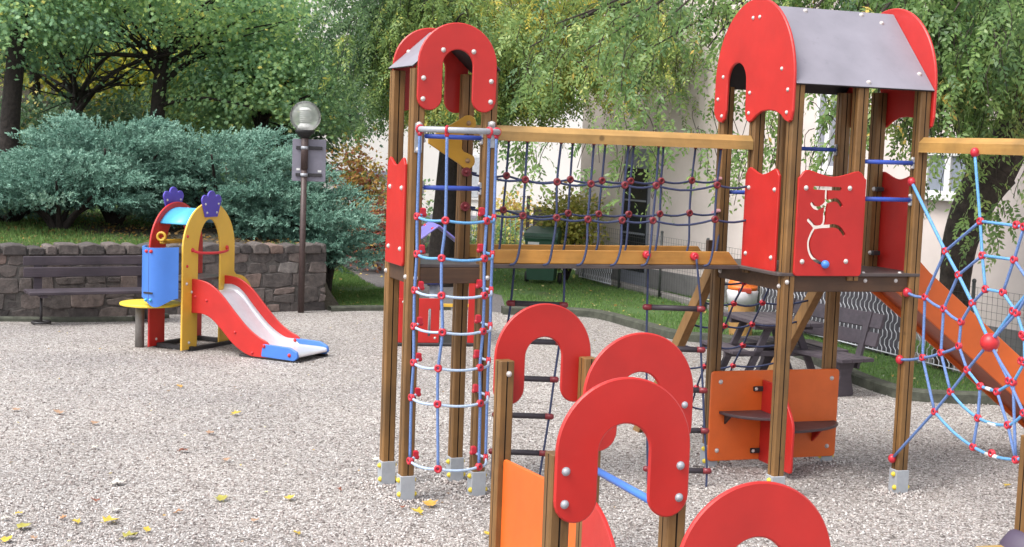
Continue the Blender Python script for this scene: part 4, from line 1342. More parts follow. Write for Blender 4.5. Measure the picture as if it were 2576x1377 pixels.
# green wheeled bin
GB = gp(1362, 716)
gf = Frame(GB.x, GB.y, -0.15)
WBn = thing('wheeled_bin', GB, 'dark green wheeled refuse bin with slanted lid on the grass by the gate', 'wheeled bin')
GREEN = paint('bin_green', (0.025, 0.085, 0.05), 0.45)
vs = []
for z, hx, hy in ((0.10, 0.235, 0.24), (0.80, 0.285, 0.31), (0.84, 0.30, 0.33), (0.88, 0.30, 0.33)):
    vs += [gf(-hx, -hy, z), gf(hx, -hy, z), gf(hx, hy, z), gf(-hx, hy, z)]
fs = [(3, 2, 1, 0), (12, 13, 14, 15)]
for i in range(3):
    for k in range(4):
        fs.append((4 * i + k, 4 * i + (k + 1) % 4, 4 * i + 4 + (k + 1) % 4, 4 * i + 4 + k))
MB().add(vs, fs).build('body', GREEN, WBn)
vs = [gf(-0.31, -0.35, 0.882), gf(0.31, -0.35, 0.882), gf(0.31, 0.36, 0.882), gf(-0.31, 0.36, 0.882), gf(-0.30, -0.33, 0.94), gf(0.30, -0.33, 0.94), gf(0.27, 0.30, 1.03), gf(-0.27, 0.30, 1.03)]
MB().add(vs, [(3, 2, 1, 0), (4, 5, 6, 7), (0, 1, 5, 4), (1, 2, 6, 5), (2, 3, 7, 6), (3, 0, 4, 7)]).tube([gf(-0.25, 0.38, 0.97), gf(0.25, 0.38, 0.97)], 0.018, 8).build('lid', GREEN, WBn)
for u in (-0.30, 0.30):
    MB().tube([gf(u - 0.03, 0.22, 0.10), gf(u + 0.03, 0.22, 0.10)], 0.11, 18).build('wheel', BLACKM, WBn)
MB().box(gf(-0.13, -0.305, 0.76), 0.20, 0.006, 0.05, gf.ex, gf.ey).build('sticker', WHITEP, WBn)
# ================================================================== ground, lawns, path, kerb
def ground_mat(name, cols, scale, gap=0.45, rough=0.75, big=0.25, bstr=0.7):
    m, n, l, b = _base(name)
    mp = coords(n, l)
    # bend the cells so the stones are not a lattice
    t0 = noise(n, l, mp, 14, 3)
    mv = n.new('ShaderNodeMixRGB'); mv.blend_type = 'LINEAR_LIGHT'; mv.inputs[0].default_value = 0.012
    l.new(mp.outputs[0], mv.inputs[1]); l.new(t0.outputs['Color'], mv.inputs[2])
    v = n.new('ShaderNodeTexVoronoi'); v.inputs['Scale'].default_value = scale
    l.new(mv.outputs[0], v.inputs['Vector'])
    sx = n.new('ShaderNodeSeparateColor')
    l.new(v.outputs['Color'], sx.inputs[0])
    r = ramp(n, [(p_, gk(c_)) for p_, c_ in cols])
    r.color_ramp.interpolation = 'LINEAR'
    l.new(sx.outputs[0], r.inputs[0])
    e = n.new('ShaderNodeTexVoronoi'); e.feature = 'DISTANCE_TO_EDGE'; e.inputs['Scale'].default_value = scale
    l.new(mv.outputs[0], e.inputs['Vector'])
    r2 = ramp(n, [(0.0, (gap, gap * 0.96, gap * 0.95)), (0.16, (1, 1, 1))])  # cell borders darkened in the colour, standing in for crevice shade between stones
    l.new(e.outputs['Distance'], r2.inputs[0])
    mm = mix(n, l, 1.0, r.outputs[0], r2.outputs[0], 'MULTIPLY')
    tb_ = noise(n, l, mp, 0.55, 5, 0.6)
    r3 = ramp(n, [(0.3, (1 - big, 1 - big, 1 - big * 0.9)), (0.7, (1 + big * 0.5, 1 + big * 0.45, 1 + big * 0.45))])
    l.new(tb_.outputs[0], r3.inputs[0])
    m3 = mix(n, l, 1.0, mm.outputs[0], r3.outputs[0], 'MULTIPLY')
    l.new(m3.outputs[0], b.inputs['Base Color'])
    b.inputs['Roughness'].default_value = rough
    mpr = n.new('ShaderNodeMapRange'); mpr.inputs[2].default_value = 0.4
    l.new(e.outputs['Distance'], mpr.inputs[0])
    bump(n, l, mpr.outputs[0], b, bstr, 0.012)
    MATS[name] = m
    return m
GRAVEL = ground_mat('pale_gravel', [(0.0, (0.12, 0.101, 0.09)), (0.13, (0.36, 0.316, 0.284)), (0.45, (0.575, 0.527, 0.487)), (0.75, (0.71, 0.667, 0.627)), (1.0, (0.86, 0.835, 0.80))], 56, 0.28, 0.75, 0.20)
ASPH = ground_mat('grey_path', [(0.0, (0.16, 0.15, 0.155)), (1.0, (0.27, 0.255, 0.26))], 60, 0.7)
LITTER = ground_mat('leaf_litter', [(0.0, (0.06, 0.04, 0.03)), (0.4, (0.14, 0.10, 0.07)), (0.8, (0.24, 0.18, 0.12)), (1.0, (0.33, 0.24, 0.10))], 22, 0.5)
def turf(name, c0, c1, c2):
    m, n, l, b = _base(name)
    mp = coords(n, l)
    t = noise(n, l, mp, 70, 3, 0.7)
    r = ramp(n, [(0.3, c0), (0.55, c1), (0.75, c2)])
    l.new(t.outputs[0], r.inputs[0])
    t2 = noise(n, l, mp, 1.4, 5, 0.6)
    r2 = ramp(n, [(0.52, (0, 0, 0)), (0.72, (0.75, 0.75, 0.75))])
    l.new(t2.outputs[0], r2.inputs[0])
    mm = mix(n, l, r2.outputs[0], r.outputs[0], (0.10, 0.085, 0.05))
    l.new(mm.outputs[0], b.inputs['Base Color'])
    b.inputs['Roughness'].default_value = 0.9
    bump(n, l, t.outputs[0], b, 0.8, 0.02)
    MATS[name] = m
    return m
TURF = turf('turf', (0.035, 0.075, 0.018), (0.07, 0.14, 0.032), (0.11, 0.20, 0.05))
BANKM = turf('bank_soil', (0.035, 0.035, 0.022), (0.075, 0.062, 0.046), (0.13, 0.105, 0.085))

def sheet(name, pts, z, mat, sub=0):
    m = MB()
    k = [(p[0], p[1], z) for p in pts]
    m.add(k, [tuple(range(len(k)))])
    o = m.build(name, mat)
    return struct(o)
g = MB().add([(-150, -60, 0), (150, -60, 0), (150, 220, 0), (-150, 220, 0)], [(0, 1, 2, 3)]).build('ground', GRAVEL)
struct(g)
kerb_px = [(1480, 797), (1600, 825), (1700, 853), (1830, 866), (1950, 880), (2050, 912), (2150, 960), (2230, 990), (2300, 1006), (2440, 1014), (2650, 1018), (2900, 1020)]
KP = [gp(*q) for q in kerb_px]
# fence / house line on the right
FA, FB = gp(1450, 700), gp(2290, 912)
fdir = (FB - FA).normalized(); fnrm = Vector((-fdir.y, fdir.x, 0))      # towards the house (right/back)
if fnrm.x < 0: fnrm = -fnrm
lawn = [gp(1275, 790)] + KP + [KP[-1] + Vector((3, 3, 0)), FB + fdir * -1 + Vector((6, 0, 0)), FA + fnrm * 3.2, FA + Vector((-3.4, 2.0, 0)), gp(1140, 712), gp(1262, 745)]
sheet('lawn', lawn, 0.008, TURF)
path_px = [(855, 668), (900, 650), (1000, 678), (1120, 695), (1262, 742), (1278, 788), (1130, 777), (1010, 742), (925, 714)]
sheet('path', [gp(*q) for q in path_px], 0.004, ASPH)
lawn_left = [(826, 781), (826, 690), (858, 670), (925, 715), (1010, 743), (1130, 778), (1000, 781), (900, 780)]
sheet('lawn', [gp(*q) for q in lawn_left], 0.006, TURF)
# mossy kerb stones
KERBM = plain('mossy_kerb_stone', (0.075, 0.08, 0.06), 0.9, 0, 0.45, 9, 0.7, 0.02)
def strip(P, w_, h, name, mat, z0=-0.02):
    m = MB()
    L_, R_ = [], []
    for i, p in enumerate(P):
        t = (P[min(i + 1, len(P) - 1)] - P[max(i - 1, 0)]); t.z = 0; t.normalize()
        nn = Vector((-t.y, t.x, 0))
        L_.append(p + nn * w_ / 2); R_.append(p - nn * w_ / 2)
    vs, fs = [], []
    c = 0.02
    for a, b in zip(L_, R_):
        i_ = (b - a).normalized() * c
        vs += [a + Zv * z0, a + Zv * (h - c), a + i_ + Zv * h, b - i_ + Zv * h, b + Zv * (h - c), b + Zv * z0]
    for i in range(len(P) - 1):
        for k in range(5):
            fs.append((6 * i + k, 6 * i + k + 1, 6 * i + 7 + k, 6 * i + 6 + k))
    m.add(vs, fs)
    return m.build(name, mat)
kp = [p.copy() for p in smooth_path([gp(1262, 790)] + KP, 6)]
rr = random.Random(4)
for p in kp:
    p.z = 0; 
kerb = strip(kp, 0.17, 0.115, 'kerb', KERBM); struct(kerb)
kerb3 = strip([gp(x, y) for x, y in ((-260, 806), (0, 808), (180, 810), (330, 808), (420, 800))], 0.10, 0.06, 'kerb', KERBM); struct(kerb3)
kerb2 = strip([gp(x, y) for x, y in ((828, 783), (900, 781), (980, 781), (1130, 779))], 0.14, 0.07, 'kerb', KERBM); struct(kerb2)

# ================================================================== stone retaining wall and the bank behind it
WF = Frame(WB.x, WB.y, math.atan2(wdir.y, wdir.x))      # a<=0 to the left along the wall, b>0 behind
SW_H = 0.93
def stone_mat(name):
    m, n, l, b = _base(name)
    a = n.new('ShaderNodeAttribute'); a.attribute_name = 'lv'
    r = ramp(n, [(0.0, (0.062, 0.055, 0.055)), (0.4, (0.105, 0.092, 0.088)), (0.75, (0.155, 0.13, 0.122)), (0.92, (0.185, 0.13, 0.112)), (1.0, (0.20, 0.185, 0.178))])
    l.new(a.outputs['Fac'], r.inputs[0])
    mp = coords(n, l)
    t = noise(n, l, mp, 11, 8, 0.7)
    r2 = ramp(n, [(0.3, (0.5, 0.5, 0.5)), (0.7, (1.35, 1.3, 1.25))])
    l.new(t.outputs[0], r2.inputs[0])
    mm = mix(n, l, 1.0, r.outputs[0], r2.outputs[0], 'MULTIPLY')
    t3 = noise(n, l, mp, 34, 5, 0.75)
    r3 = ramp(n, [(0.66, (0, 0, 0)), (0.76, (0.8, 0.8, 0.8))])
    l.new(t3.outputs[0], r3.inputs[0])
    m4 = mix(n, l, r3.outputs[0], mm.outputs[0], (0.36, 0.33, 0.31))
    l.new(m4.outputs[0], b.inputs['Base Color'])
    b.inputs['Roughness'].default_value = 0.9
    bump(n, l, t.outputs[0], b, 0.9, 0.03)
    return m
STONE = stone_mat('rubble_stone')
MORTAR = plain('pale_mortar', (0.12, 0.108, 0.10), 0.95, 0, 0.35, 24, 0.6, 0.01)
SWo = thing('stone_wall', WF(-3, 0.15, 0), 'low rubble stone retaining wall holding back the planted bank on the left', 'stone wall')
wallL = -7.4
MB().box(WF(wallL / 2, 0.20, SW_H / 2 - 0.12), -wallL - 0.06, 0.30, SW_H + 0.20, WF.ex, WF.ey).build('mortar_core', MORTAR, SWo)
sm_, lv_ = MB(), []
def stone(a0, a1, z0, z1, b=0.05, along_end=False):
    g_ = 0.012
    pts = [(a0 + g_, z0 + g_), (a1 - g_, z0 + g_), (a1 - g_, z1 - g_), (a0 + g_, z1 - g_)]
    pts = [(x + rr.uniform(-0.022, 0.022), y + rr.uniform(-0.022, 0.022)) for x, y in pts]
    mx_, my_ = (a0 + a1) / 2, (z0 + z1) / 2
    if a1 - a0 > 0.2:
        pts = [pts[0], (mx_ + rr.uniform(-0.05, 0.05), z0 + rr.uniform(-0.02, 0.012)), pts[1], pts[2], (mx_ + rr.uniform(-0.05, 0.05), z1 + rr.uniform(-0.012, 0.022)), pts[3]]
    pts = rounded(pts, min(a1 - a0, z1 - z0) * rr.uniform(0.06, 0.18), 3)
    k = len(sm_.v)
    th = rr.uniform(0.022, 0.048)
    if along_end:
        sm_.prism(pts, WF(0.0 - 0.03, 0.05, 0), WF.ey, Zv, th * 0.8, 0.012)
    else:
        sm_.prism(pts, WF(0, b + 0.02, 0), WF.ex, Zv, th, 0.011)
    lv_.extend([min(1, max(0, rr.gauss(0.42 + 0.10 * (a1 > -1.8), 0.24)))] * (len(sm_.v) - k))
z = -0.03
while z < SW_H - 0.10:
    h = rr.uniform(0.13, 0.25)
    if z + h > SW_H - 0.14: h = SW_H - 0.08 - z
    a = wallL
    while a < 0:
        w_ = min(rr.uniform(0.12, 0.46), -a) if -a > 0.16 else -a
        if -(a + w_) < 0.1: w_ = -a
        if h > 0.17 and rr.random() < 0.38:
            s_ = z + h * rr.uniform(0.4, 0.6)
            stone(a, a + w_, z, s_); stone(a, a + w_, s_, z + h)
        else:
            stone(a, a + w_, z, z + h)
        a += w_
    stone(0.0, 0.30, z, z + h, along_end=True)
    z += h
a = wallL
while a < 0:      # ragged top course
    w_ = min(rr.uniform(0.14, 0.40), -a) if -a > 0.2 else -a
    k = len(sm_.v)
    h = rr.uniform(0.10, 0.165)
    q_ = [(a + 0.01, SW_H - 0.10), (a + w_ - 0.01, SW_H - 0.10), (a + w_ - 0.015, SW_H - 0.10 + h * rr.uniform(0.75, 1.0)), (a + w_ * 0.5, SW_H - 0.10 + h), (a + 0.015, SW_H - 0.10 + h * rr.uniform(0.75, 1.0))]
    sm_.prism(rounded(q_, 0.025, 3), WF(0, 0.40, 0), WF.ex, Zv, 0.40 + rr.uniform(-0.02, 0.02), 0.014)
    lv_.extend([min(1, max(0, rr.gauss(0.4, 0.2)))] * (len(sm_.v) - k))
    a += w_
so_ = sm_.build('stones', STONE, SWo)
at_ = so_.data.attributes.new('lv', 'FLOAT', 'POINT'); at_.data.foreach_set('value', lv_)

def sstep(x, a, b):
    t = min(1, max(0, (x - a) / (b - a)))
    return t * t * (3 - 2 * t)
def bank_z(x, y):
    q = WF.inv((x, y, 0))
    f = 1 - sstep(q.x, -0.15, 0.35)
    z = 0.90 * f * sstep(q.y, 0.1, 0.3)
    z += max(0, q.y - 0.3) * 0.055 * f
    far = max(0, q.y - 9.0)
    z += far * 0.16 * (1 - sstep(q.x, 4.0, 9.0)) + max(0, q.y - 22) * 0.12 * (1 - sstep(q.x, 6.0, 14.0))
    return z
bk = MB()
nx, ny = 200, 70
for j in range(ny + 1):
    for i in range(nx + 1):
        a = -28 + 44 * i / nx
        b = 0.12 + 60 * (j / ny) ** 1.8
        p = WF(a, b, 0)
        zz = bank_z(p.x, p.y)
        bk.v.append((p.x, p.y, zz + (0.03 * math.sin(p.x * 3.1) * math.sin(p.y * 2.3) if zz > 0.1 else 0) - 0.012 + (0.0 if zz > 0.02 else -0.02)))
for j in range(ny):
    for i in range(nx):
        k = j * (nx + 1) + i
        bk.f.append((k, k + 1, k + nx + 2, k + nx + 1)); bk.sm.append(True); bk.mi.append(0)
# leave the strip in front of the wall line free at its right end
struct(bk.build('hillside', BANKM))

# ================================================================== houses
PLAST = plain('beige_render', (0.73, 0.64, 0.61), 0.9, 0, 0.11, 1.1, 0.15, 0.003)
WPLAST = plain('white_render', (0.86, 0.83, 0.80), 0.9, 0, 0.04, 1.5, 0.1, 0.003)
GLASSD = plain('dark_window_glass', (0.03, 0.033, 0.04), 0.12, 0, 0.15, 3, 0.02)
GLASSL = plain('curtained_glass', (0.27, 0.30, 0.36), 0.15, 0, 0.12, 5, 0.02)
PANELG = plain('blue_grey_panel', (0.27, 0.28, 0.33), 0.5, 0, 0.06, 3, 0.03)
FRAMEW = paint('window_frame_white', (0.80, 0.80, 0.80), 0.35, 0.03, 0.08)
C0 = Vector((1.25, 26.9, 0)); hd_ = Vector((0.4876, -0.873, 0)).normalized(); hn = Vector((hd_.y, -hd_.x, 0))   # hn: out of the wall, to the viewer
if hn.dot(Vector((0, -1, 0))) < 0: hn = -hn
HL = 16.5
BH = thing('beige_house', C0 + hd_ * 7, 'beige rendered house wall on the right behind the fence and trees', 'house')
m = MB()
m.box(C0 + hd_ * HL / 2 - hn * 3.0 + Zv * 4.0, HL, 6.0, 8.2, hd_, -hn, Zv)
m.build('wall', PLAST, BH)
MB().box(C0 + hd_ * HL / 2 + hn * 0.012 + Zv * 0.12, HL, 0.03, 0.5, hd_, -hn, Zv, bev=0.006).build('plinth', plain('plinth_grey', (0.22, 0.21, 0.21), 0.9, 0, 0.15, 5, 0.2), BH)
MB().box(C0 + hd_ * HL / 2 - hn * 3.0 + Zv * 8.25, HL + 0.8, 6.8, 0.3, hd_, -hn, Zv, bev=0.02).build('roof', plain('roof_brown', (0.14, 0.08, 0.06), 0.8), BH)
def wallpt(px, py):
    return onp(px, py, C0, hn)
def wrect(px0, py0, px1, py1):
    p, q = wallpt(px0, py0), wallpt(px1, py1)
    u0, u1 = (p - C0).dot(hd_), (q - C0).dot(hd_)
    return min(u0, u1), max(u0, u1), min(p.z, q.z), max(p.z, q.z)
def wbox(u0, u1, z0, z1, d, th, mat, name, parent, bev=0.0):
    return MB().box(C0 + hd_ * (u0 + u1) / 2 + hn * (d + th / 2) + Zv * (z0 + z1) / 2, u1 - u0, th, z1 - z0, hd_, -hn, Zv, bev=bev).build(name, mat, parent)
def window(u0, u1, z0, z1, mull=1, glass=None, sill=True):
    f = 0.06
    m = MB()
    for (a, b, c, d) in ((u0, u1, z0, z0 + f), (u0, u1, z1 - f, z1), (u0, u0 + f, z0 + f, z1 - f), (u1 - f, u1, z0 + f, z1 - f)):
        m.box(C0 + hd_ * (a + b) / 2 + hn * 0.03 + Zv * (c + d) / 2, b - a, 0.06, d - c, hd_, -hn, Zv, bev=0.006)
    for k in range(mull):
        u = u0 + (u1 - u0) * (k + 1) / (mull + 1)
        m.box(C0 + hd_ * u + hn * 0.03 + Zv * (z0 + z1) / 2, 0.10, 0.055, z1 - z0 - 2 * f, hd_, -hn, Zv, bev=0.006)
    w_ = m.build('window', FRAMEW, BH)
    wbox(u0 + f, u1 - f, z0 + f, z1 - f, 0.008, 0.012, glass or GLASSL, 'pane', w_)
    if sill:
        wbox(u0 - 0.08, u1 + 0.08, z0 - 0.07, z0 - 0.003, 0.0, 0.14, FRAMEW, 'sill', w_, 0.008)
    return w_
u0, u1, z0, z1 = wrect(2336, 380, 2446, 497)
window(u0, u1, z0, z1 , 1)
u0, u1, z0, z1 = wrect(2066, 215, 2112, 430)
window(u0, u1, z0, z1, 1, PANELG)
u0, u1, z0, z1 = wrect(1574, 422, 1628, 687)
sw_ = wbox(u0, u1, z0 - 0.45, z1 + 0.35, 0.0, 0.035, PANELG, 'stair_window', BH)
wbox(u0 + 0.05, u1 - 0.05, z0, z1, 0.036, 0.02, GLASSD, 'pane', sw_)
for t in (0.36, 0.68):
    wbox(u0 + 0.05, u1 - 0.05, z0 + (z1 - z0) * t, z0 + (z1 - z0) * t + 0.03, 0.057, 0.02, PANELG, 'glazing_bar', sw_)
ud = (wallpt(2148, 300) - C0).dot(hd_)
MB().tube([C0 + hd_ * ud + hn * 0.09, C0 + hd_ * ud + hn * 0.09 + Zv * 8], 0.06, 10).build('downpipe', PANELG, BH)
WH = thing('white_house', (-1.4, 42, 0), 'bright white house wall beyond the path in the middle distance', 'house')
m = MB().box((-1.5, 43.0, 4.0), 10.0, 6.0, 8.4, bev=0.02); m.build('wall', WPLAST, WH)
MB().box((-1.5, 42.7, 8.4), 10.8, 7.0, 0.3, bev=0.02).build('roof', plain('roof_brown_far', (0.16, 0.09, 0.07), 0.8), WH)
MB().box((-1.5, 39.985, 0.1), 10.0, 0.05, 0.6).build('plinth', PANELG, WH)
for px in (1192,):
    p = at(px, 470, 39.98)
    wv = MB().box((p.x, 39.97, 1.5), 0.9, 0.06, 1.3, bev=0.01).build('window', FRAMEW, WH)
    MB().box((p.x, 39.935, 1.5), 0.74, 0.01, 1.14).build('pane', plain('far_glass', (0.55, 0.58, 0.62), 0.2) if 'far_glass' not in MATS else MATS['far_glass'], wv)
MB().box((-4.6, 39.9, 1.52), 2.4, 0.12, 0.12).build('ledge', PANELG, WH)

# ================================================================== fences and gate on the right
FM = plain('fence_green_grey', (0.07, 0.075, 0.075), 0.5, 0.2, 0.2, 20, 0.1)
MF = thing('mesh_fence', FA.lerp(FB, 0.5), 'thin wire mesh fence on slim dark posts along the beige house', 'fence')
fl = (FB - FA).length
Lf = fl + 7.0
k = 0
u = 0.3
while u < Lf:
    p = FA + fdir * u
    h = 1.12
    MB().tube([p - Zv * 0.05, p + Zv * h], 0.022, 8).ball(p + Zv * h, 0.028, 8, 5).build('post', FM, MF)
    u += 1.55
wm = MB()
for i in range(int(Lf / 0.085)):
    p = FA + fdir * (i * 0.085)
    wm.tube([p + Zv * 0.03, p + Zv * 1.05], 0.0022, 3, cap=False)
for j in range(13):
    z = 0.04 + j * 0.084
    wm.tube([FA + Zv * z, FA + fdir * Lf + Zv * z], 0.0024, 3, cap=False)
wm.build('mesh', FM, MF)
MB().box(FA + fdir * (Lf / 2) + fnrm * 0.12 + Zv * 0.03, Lf, 0.16, 0.14, fdir, fnrm, Zv, bev=0.01).build('footing', plain('pale_concrete', (0.27, 0.25, 0.24), 0.95, 0, 0.3, 8, 0.5, 0.01), MF)
WY = thing('wavy_wire_fence', FA.lerp(FB, 0.8), 'white wavy wire fence behind the slatted bench, set close against the mesh fence', 'fence')
WHW = paint('white_wire', (0.60, 0.61, 0.66), 0.5, 0.1, 0.3)
wz = MB()
def wavy_panel(ua, ub, h, sp=0.092):
    i = 0
    u = ua
    while u < ub:
        p = FA + fdir * u - fnrm * 0.10
        pts = []
        z = 0.06; s = 1
        while z < h:
            pts.append(p + fdir * (0.022 * s) + Zv * z)
            pts.append(p + fdir * (0.022 * s) + Zv * min(h, z + 0.065))
            z += 0.105; s = -s
        wz.tube(pts, 0.0064, 5, cap=False)
        u += sp
    for z in (0.07, h - 0.01):
        wz.tube([FA + fdir * ua - fnrm * 0.10 + Zv * z, FA + fdir * ub - fnrm * 0.10 + Zv * z], 0.008, 6)
uu = lambda px, py: (gp(px, py) - FA).dot(fdir)
wavy_panel(uu(1960, 820), uu(2265, 908), 0.93)
wz.build('wire_panel', WHW, WY)
wz = MB()
wavy_panel(uu(2268, 909), uu(2268, 909) + 1.6, 0.42)
wz.build('wire_panel', WHW, WY)
wz = MB()
wavy_panel(0.35, 1.7, 0.62, 0.075)
wz.build('wire_panel', WHW, WY)
ua_, ub_ = uu(1950, 818), uu(2268, 909)
MB().box(FA + fdir * (ua_ + ub_) / 2 - fnrm * 0.055 + Zv * 0.50, ub_ - ua_, 0.012, 0.84, fdir, fnrm, Zv).build('backing_panel', plain('dark_grey_backing', (0.075, 0.07, 0.085), 0.8, 0, 0.3, 6, 0.1), WY)  # plain dark grey sheet added behind the wires to set them off
for px, py in ((2128, 868), (2010, 836)):
    p = gp(px, py)
    MB().tube([p - fnrm * 0.1, p - fnrm * 0.1 + Zv * 0.95], 0.016, 8).build('post', WHW, WY)
GA = thing('garden_gate', at(1255, 600, 28.5) * 1.0, 'low grey barred garden gate beside a dark post, left of the wheeled bin', 'gate')
ga0 = at(1160, 612, 28.5); ga1 = at(1318, 612, 28.5)
gx = (ga1 - ga0); gx.z = 0; gl2 = gx.length; gx.normalize()
gm_ = MB()
for z in (0.25, 1.12):
    gm_.tube([Vector((ga0.x, ga0.y, z)), Vector((ga1.x, ga1.y, z))], 0.022, 8)
k = 0.0
while k <= gl2:
    p = Vector((ga0.x, ga0.y, 0)) + gx * k
    gm_.tube([p + Zv * 0.2, p + Zv * 1.12], 0.008, 6)
    k += 0.10
gm_.build('bars', GALV, GA)
for p, h, r in ((ga1 + gx * 0.06, 1.45, 0.035), (ga1 + gx * 0.34, 1.22, 0.17)):
    MB().box(Vector((p.x, p.y, h / 2)), r * 2, r * 2, h, gx, Zv.cross(gx), Zv, bev=0.01).build('post', plain('pillar_brown', (0.10, 0.08, 0.075), 0.8) if 'pillar_brown' not in MATS else MATS['pillar_brown'], GA)
# ================================================================== foliage (numpy): every leaf is a small folded blade with its own colour value
def nrm(a):
    return a / np.maximum(1e-9, np.linalg.norm(a, axis=-1, keepdims=True))
def leaf_mesh(name, pos, d, nn, L, Wd, lv, mat, parent=None, shape='diamond'):
    """pos (N,3) base, d (N,3) along the blade, nn (N,3) rough normal"""
    N = len(pos)
    d = nrm(d); s = nrm(np.cross(d, nn)); n2 = np.cross(s, d)
    L = np.asarray(L).reshape(-1, 1) * np.ones((N, 1)); Wd = np.asarray(Wd).reshape(-1, 1) * np.ones((N, 1))
    if shape == 'diamond':
        k = 4
        P = np.stack([pos, pos + d * L * 0.45 + s * Wd * 0.5 + n2 * Wd * 0.12, pos + d * L, pos + d * L * 0.45 - s * Wd * 0.5 + n2 * Wd * 0.12], 1)
    else:            # broad lobed leaf
        k = 10
        q = [(0, 0), (0.22, 0.50), (0.42, 0.28), (0.74, 0.46), (0.70, 0.16), (1.0, 0.0), (0.70, -0.16), (0.74, -0.46), (0.42, -0.28), (0.22, -0.50)]
        P = np.stack([pos + d * L * a_ + s * Wd * b_ - n2 * L * (0.16 * a_ * a_) for a_, b_ in q], 1)
    V = P.reshape(-1, 3).astype(np.float32)
    if parent is not None:
        V = V - np.array(root_loc(parent), dtype=np.float32)
    me = bpy.data.meshes.new(name)
    me.vertices.add(len(V)); me.vertices.foreach_set('co', V.ravel())
    me.loops.add(N * k); me.loops.foreach_set('vertex_index', np.arange(N * k, dtype=np.int32))
    me.polygons.add(N); me.polygons.foreach_set('loop_start', np.arange(0, N * k, k, dtype=np.int32)); me.polygons.foreach_set('loop_total', np.full(N, k, dtype=np.int32))
    me.update(calc_edges=True)
    a = me.attributes.new('lv', 'FLOAT', 'POINT')
    a.data.foreach_set('value', np.repeat(np.clip(lv, 0, 1).astype(np.float32), k))
    me.materials.append(mat)
    o = bpy.data.objects.new(name, me)
    col.objects.link(o)
    if parent is not None:
        o.parent = parent
    return o
def rdir(n, r=rng):
    v = r.normal(size=(n, 3)); return nrm(v)
MAPLE = leafmat('maple_leaves', [(0.0, (0.072, 0.147, 0.083)), (0.35, (0.160, 0.307, 0.150)), (0.7, (0.301, 0.495, 0.206)), (0.90, (0.494, 0.642, 0.206)), (0.94, (0.896, 0.800, 0.193)), (1.0, (0.896, 0.800, 0.221))], 0.40)
MAPLEY = leafmat('yellowing_leaves', [(0.0, (0.106, 0.188, 0.045)), (0.4, (0.337, 0.401, 0.062)), (0.75, (0.800, 0.696, 0.090)), (1.0, (0.800, 0.758, 0.107))], 0.45)
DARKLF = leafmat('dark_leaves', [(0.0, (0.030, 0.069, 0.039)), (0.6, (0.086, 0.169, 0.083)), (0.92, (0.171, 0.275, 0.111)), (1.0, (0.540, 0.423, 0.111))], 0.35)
WEEP = leafmat('pinnate_leaves', [(0.0, (0.058, 0.119, 0.051)), (0.35, (0.142, 0.244, 0.076)), (0.65, (0.251, 0.342, 0.083)), (0.85, (0.451, 0.414, 0.069)), (1.0, (0.703, 0.504, 0.076))], 0.42)
ELM = leafmat('drooping_leaves', [(0.0, (0.048, 0.109, 0.041)), (0.4, (0.136, 0.242, 0.069)), (0.75, (0.250, 0.364, 0.105)), (0.93, (0.404, 0.453, 0.140)), (1.0, (0.734, 0.526, 0.124))], 0.42, 0.42)
JUN = leafmat('juniper_foliage', [(0.0, (0.042, 0.118, 0.088)), (0.4, (0.116, 0.245, 0.185)), (0.75, (0.246, 0.421, 0.327)), (1.0, (0.440, 0.655, 0.496))], 0.15, 0.6)
SHRUBY = leafmat('yellow_shrub_leaves', [(0.0, (0.112, 0.175, 0.036)), (0.5, (0.400, 0.400, 0.084)), (0.8, (0.650, 0.550, 0.144)), (1.0, (0.750, 0.450, 0.168))], 0.35)
SHRUBR = leafmat('autumn_shrub_leaves', [(0.0, (0.119, 0.051, 0.043)), (0.35, (0.374, 0.085, 0.076)), (0.6, (0.578, 0.272, 0.102)), (0.85, (0.680, 0.510, 0.136)), (1.0, (0.272, 0.340, 0.102))], 0.35)
GRASSM = leafmat('grass_blades', [(0.0, (0.058, 0.125, 0.026)), (0.5, (0.111, 0.213, 0.048)), (0.85, (0.169, 0.288, 0.072)), (1.0, (0.390, 0.350, 0.120))], 0.3, 0.7)

def limb(m, pts, r0, r1, seg=7):
    P = smooth_path(pts, 5)
    n = len(P)
    m.tube(P, [r0 + (r1 - r0) * (i / (n - 1)) ** 0.8 for i in range(n)], seg)
    return P
def jit(v, s, r):
    return Vector(v) + Vector((r.uniform(-s, s), r.uniform(-s, s), r.uniform(-s, s)))

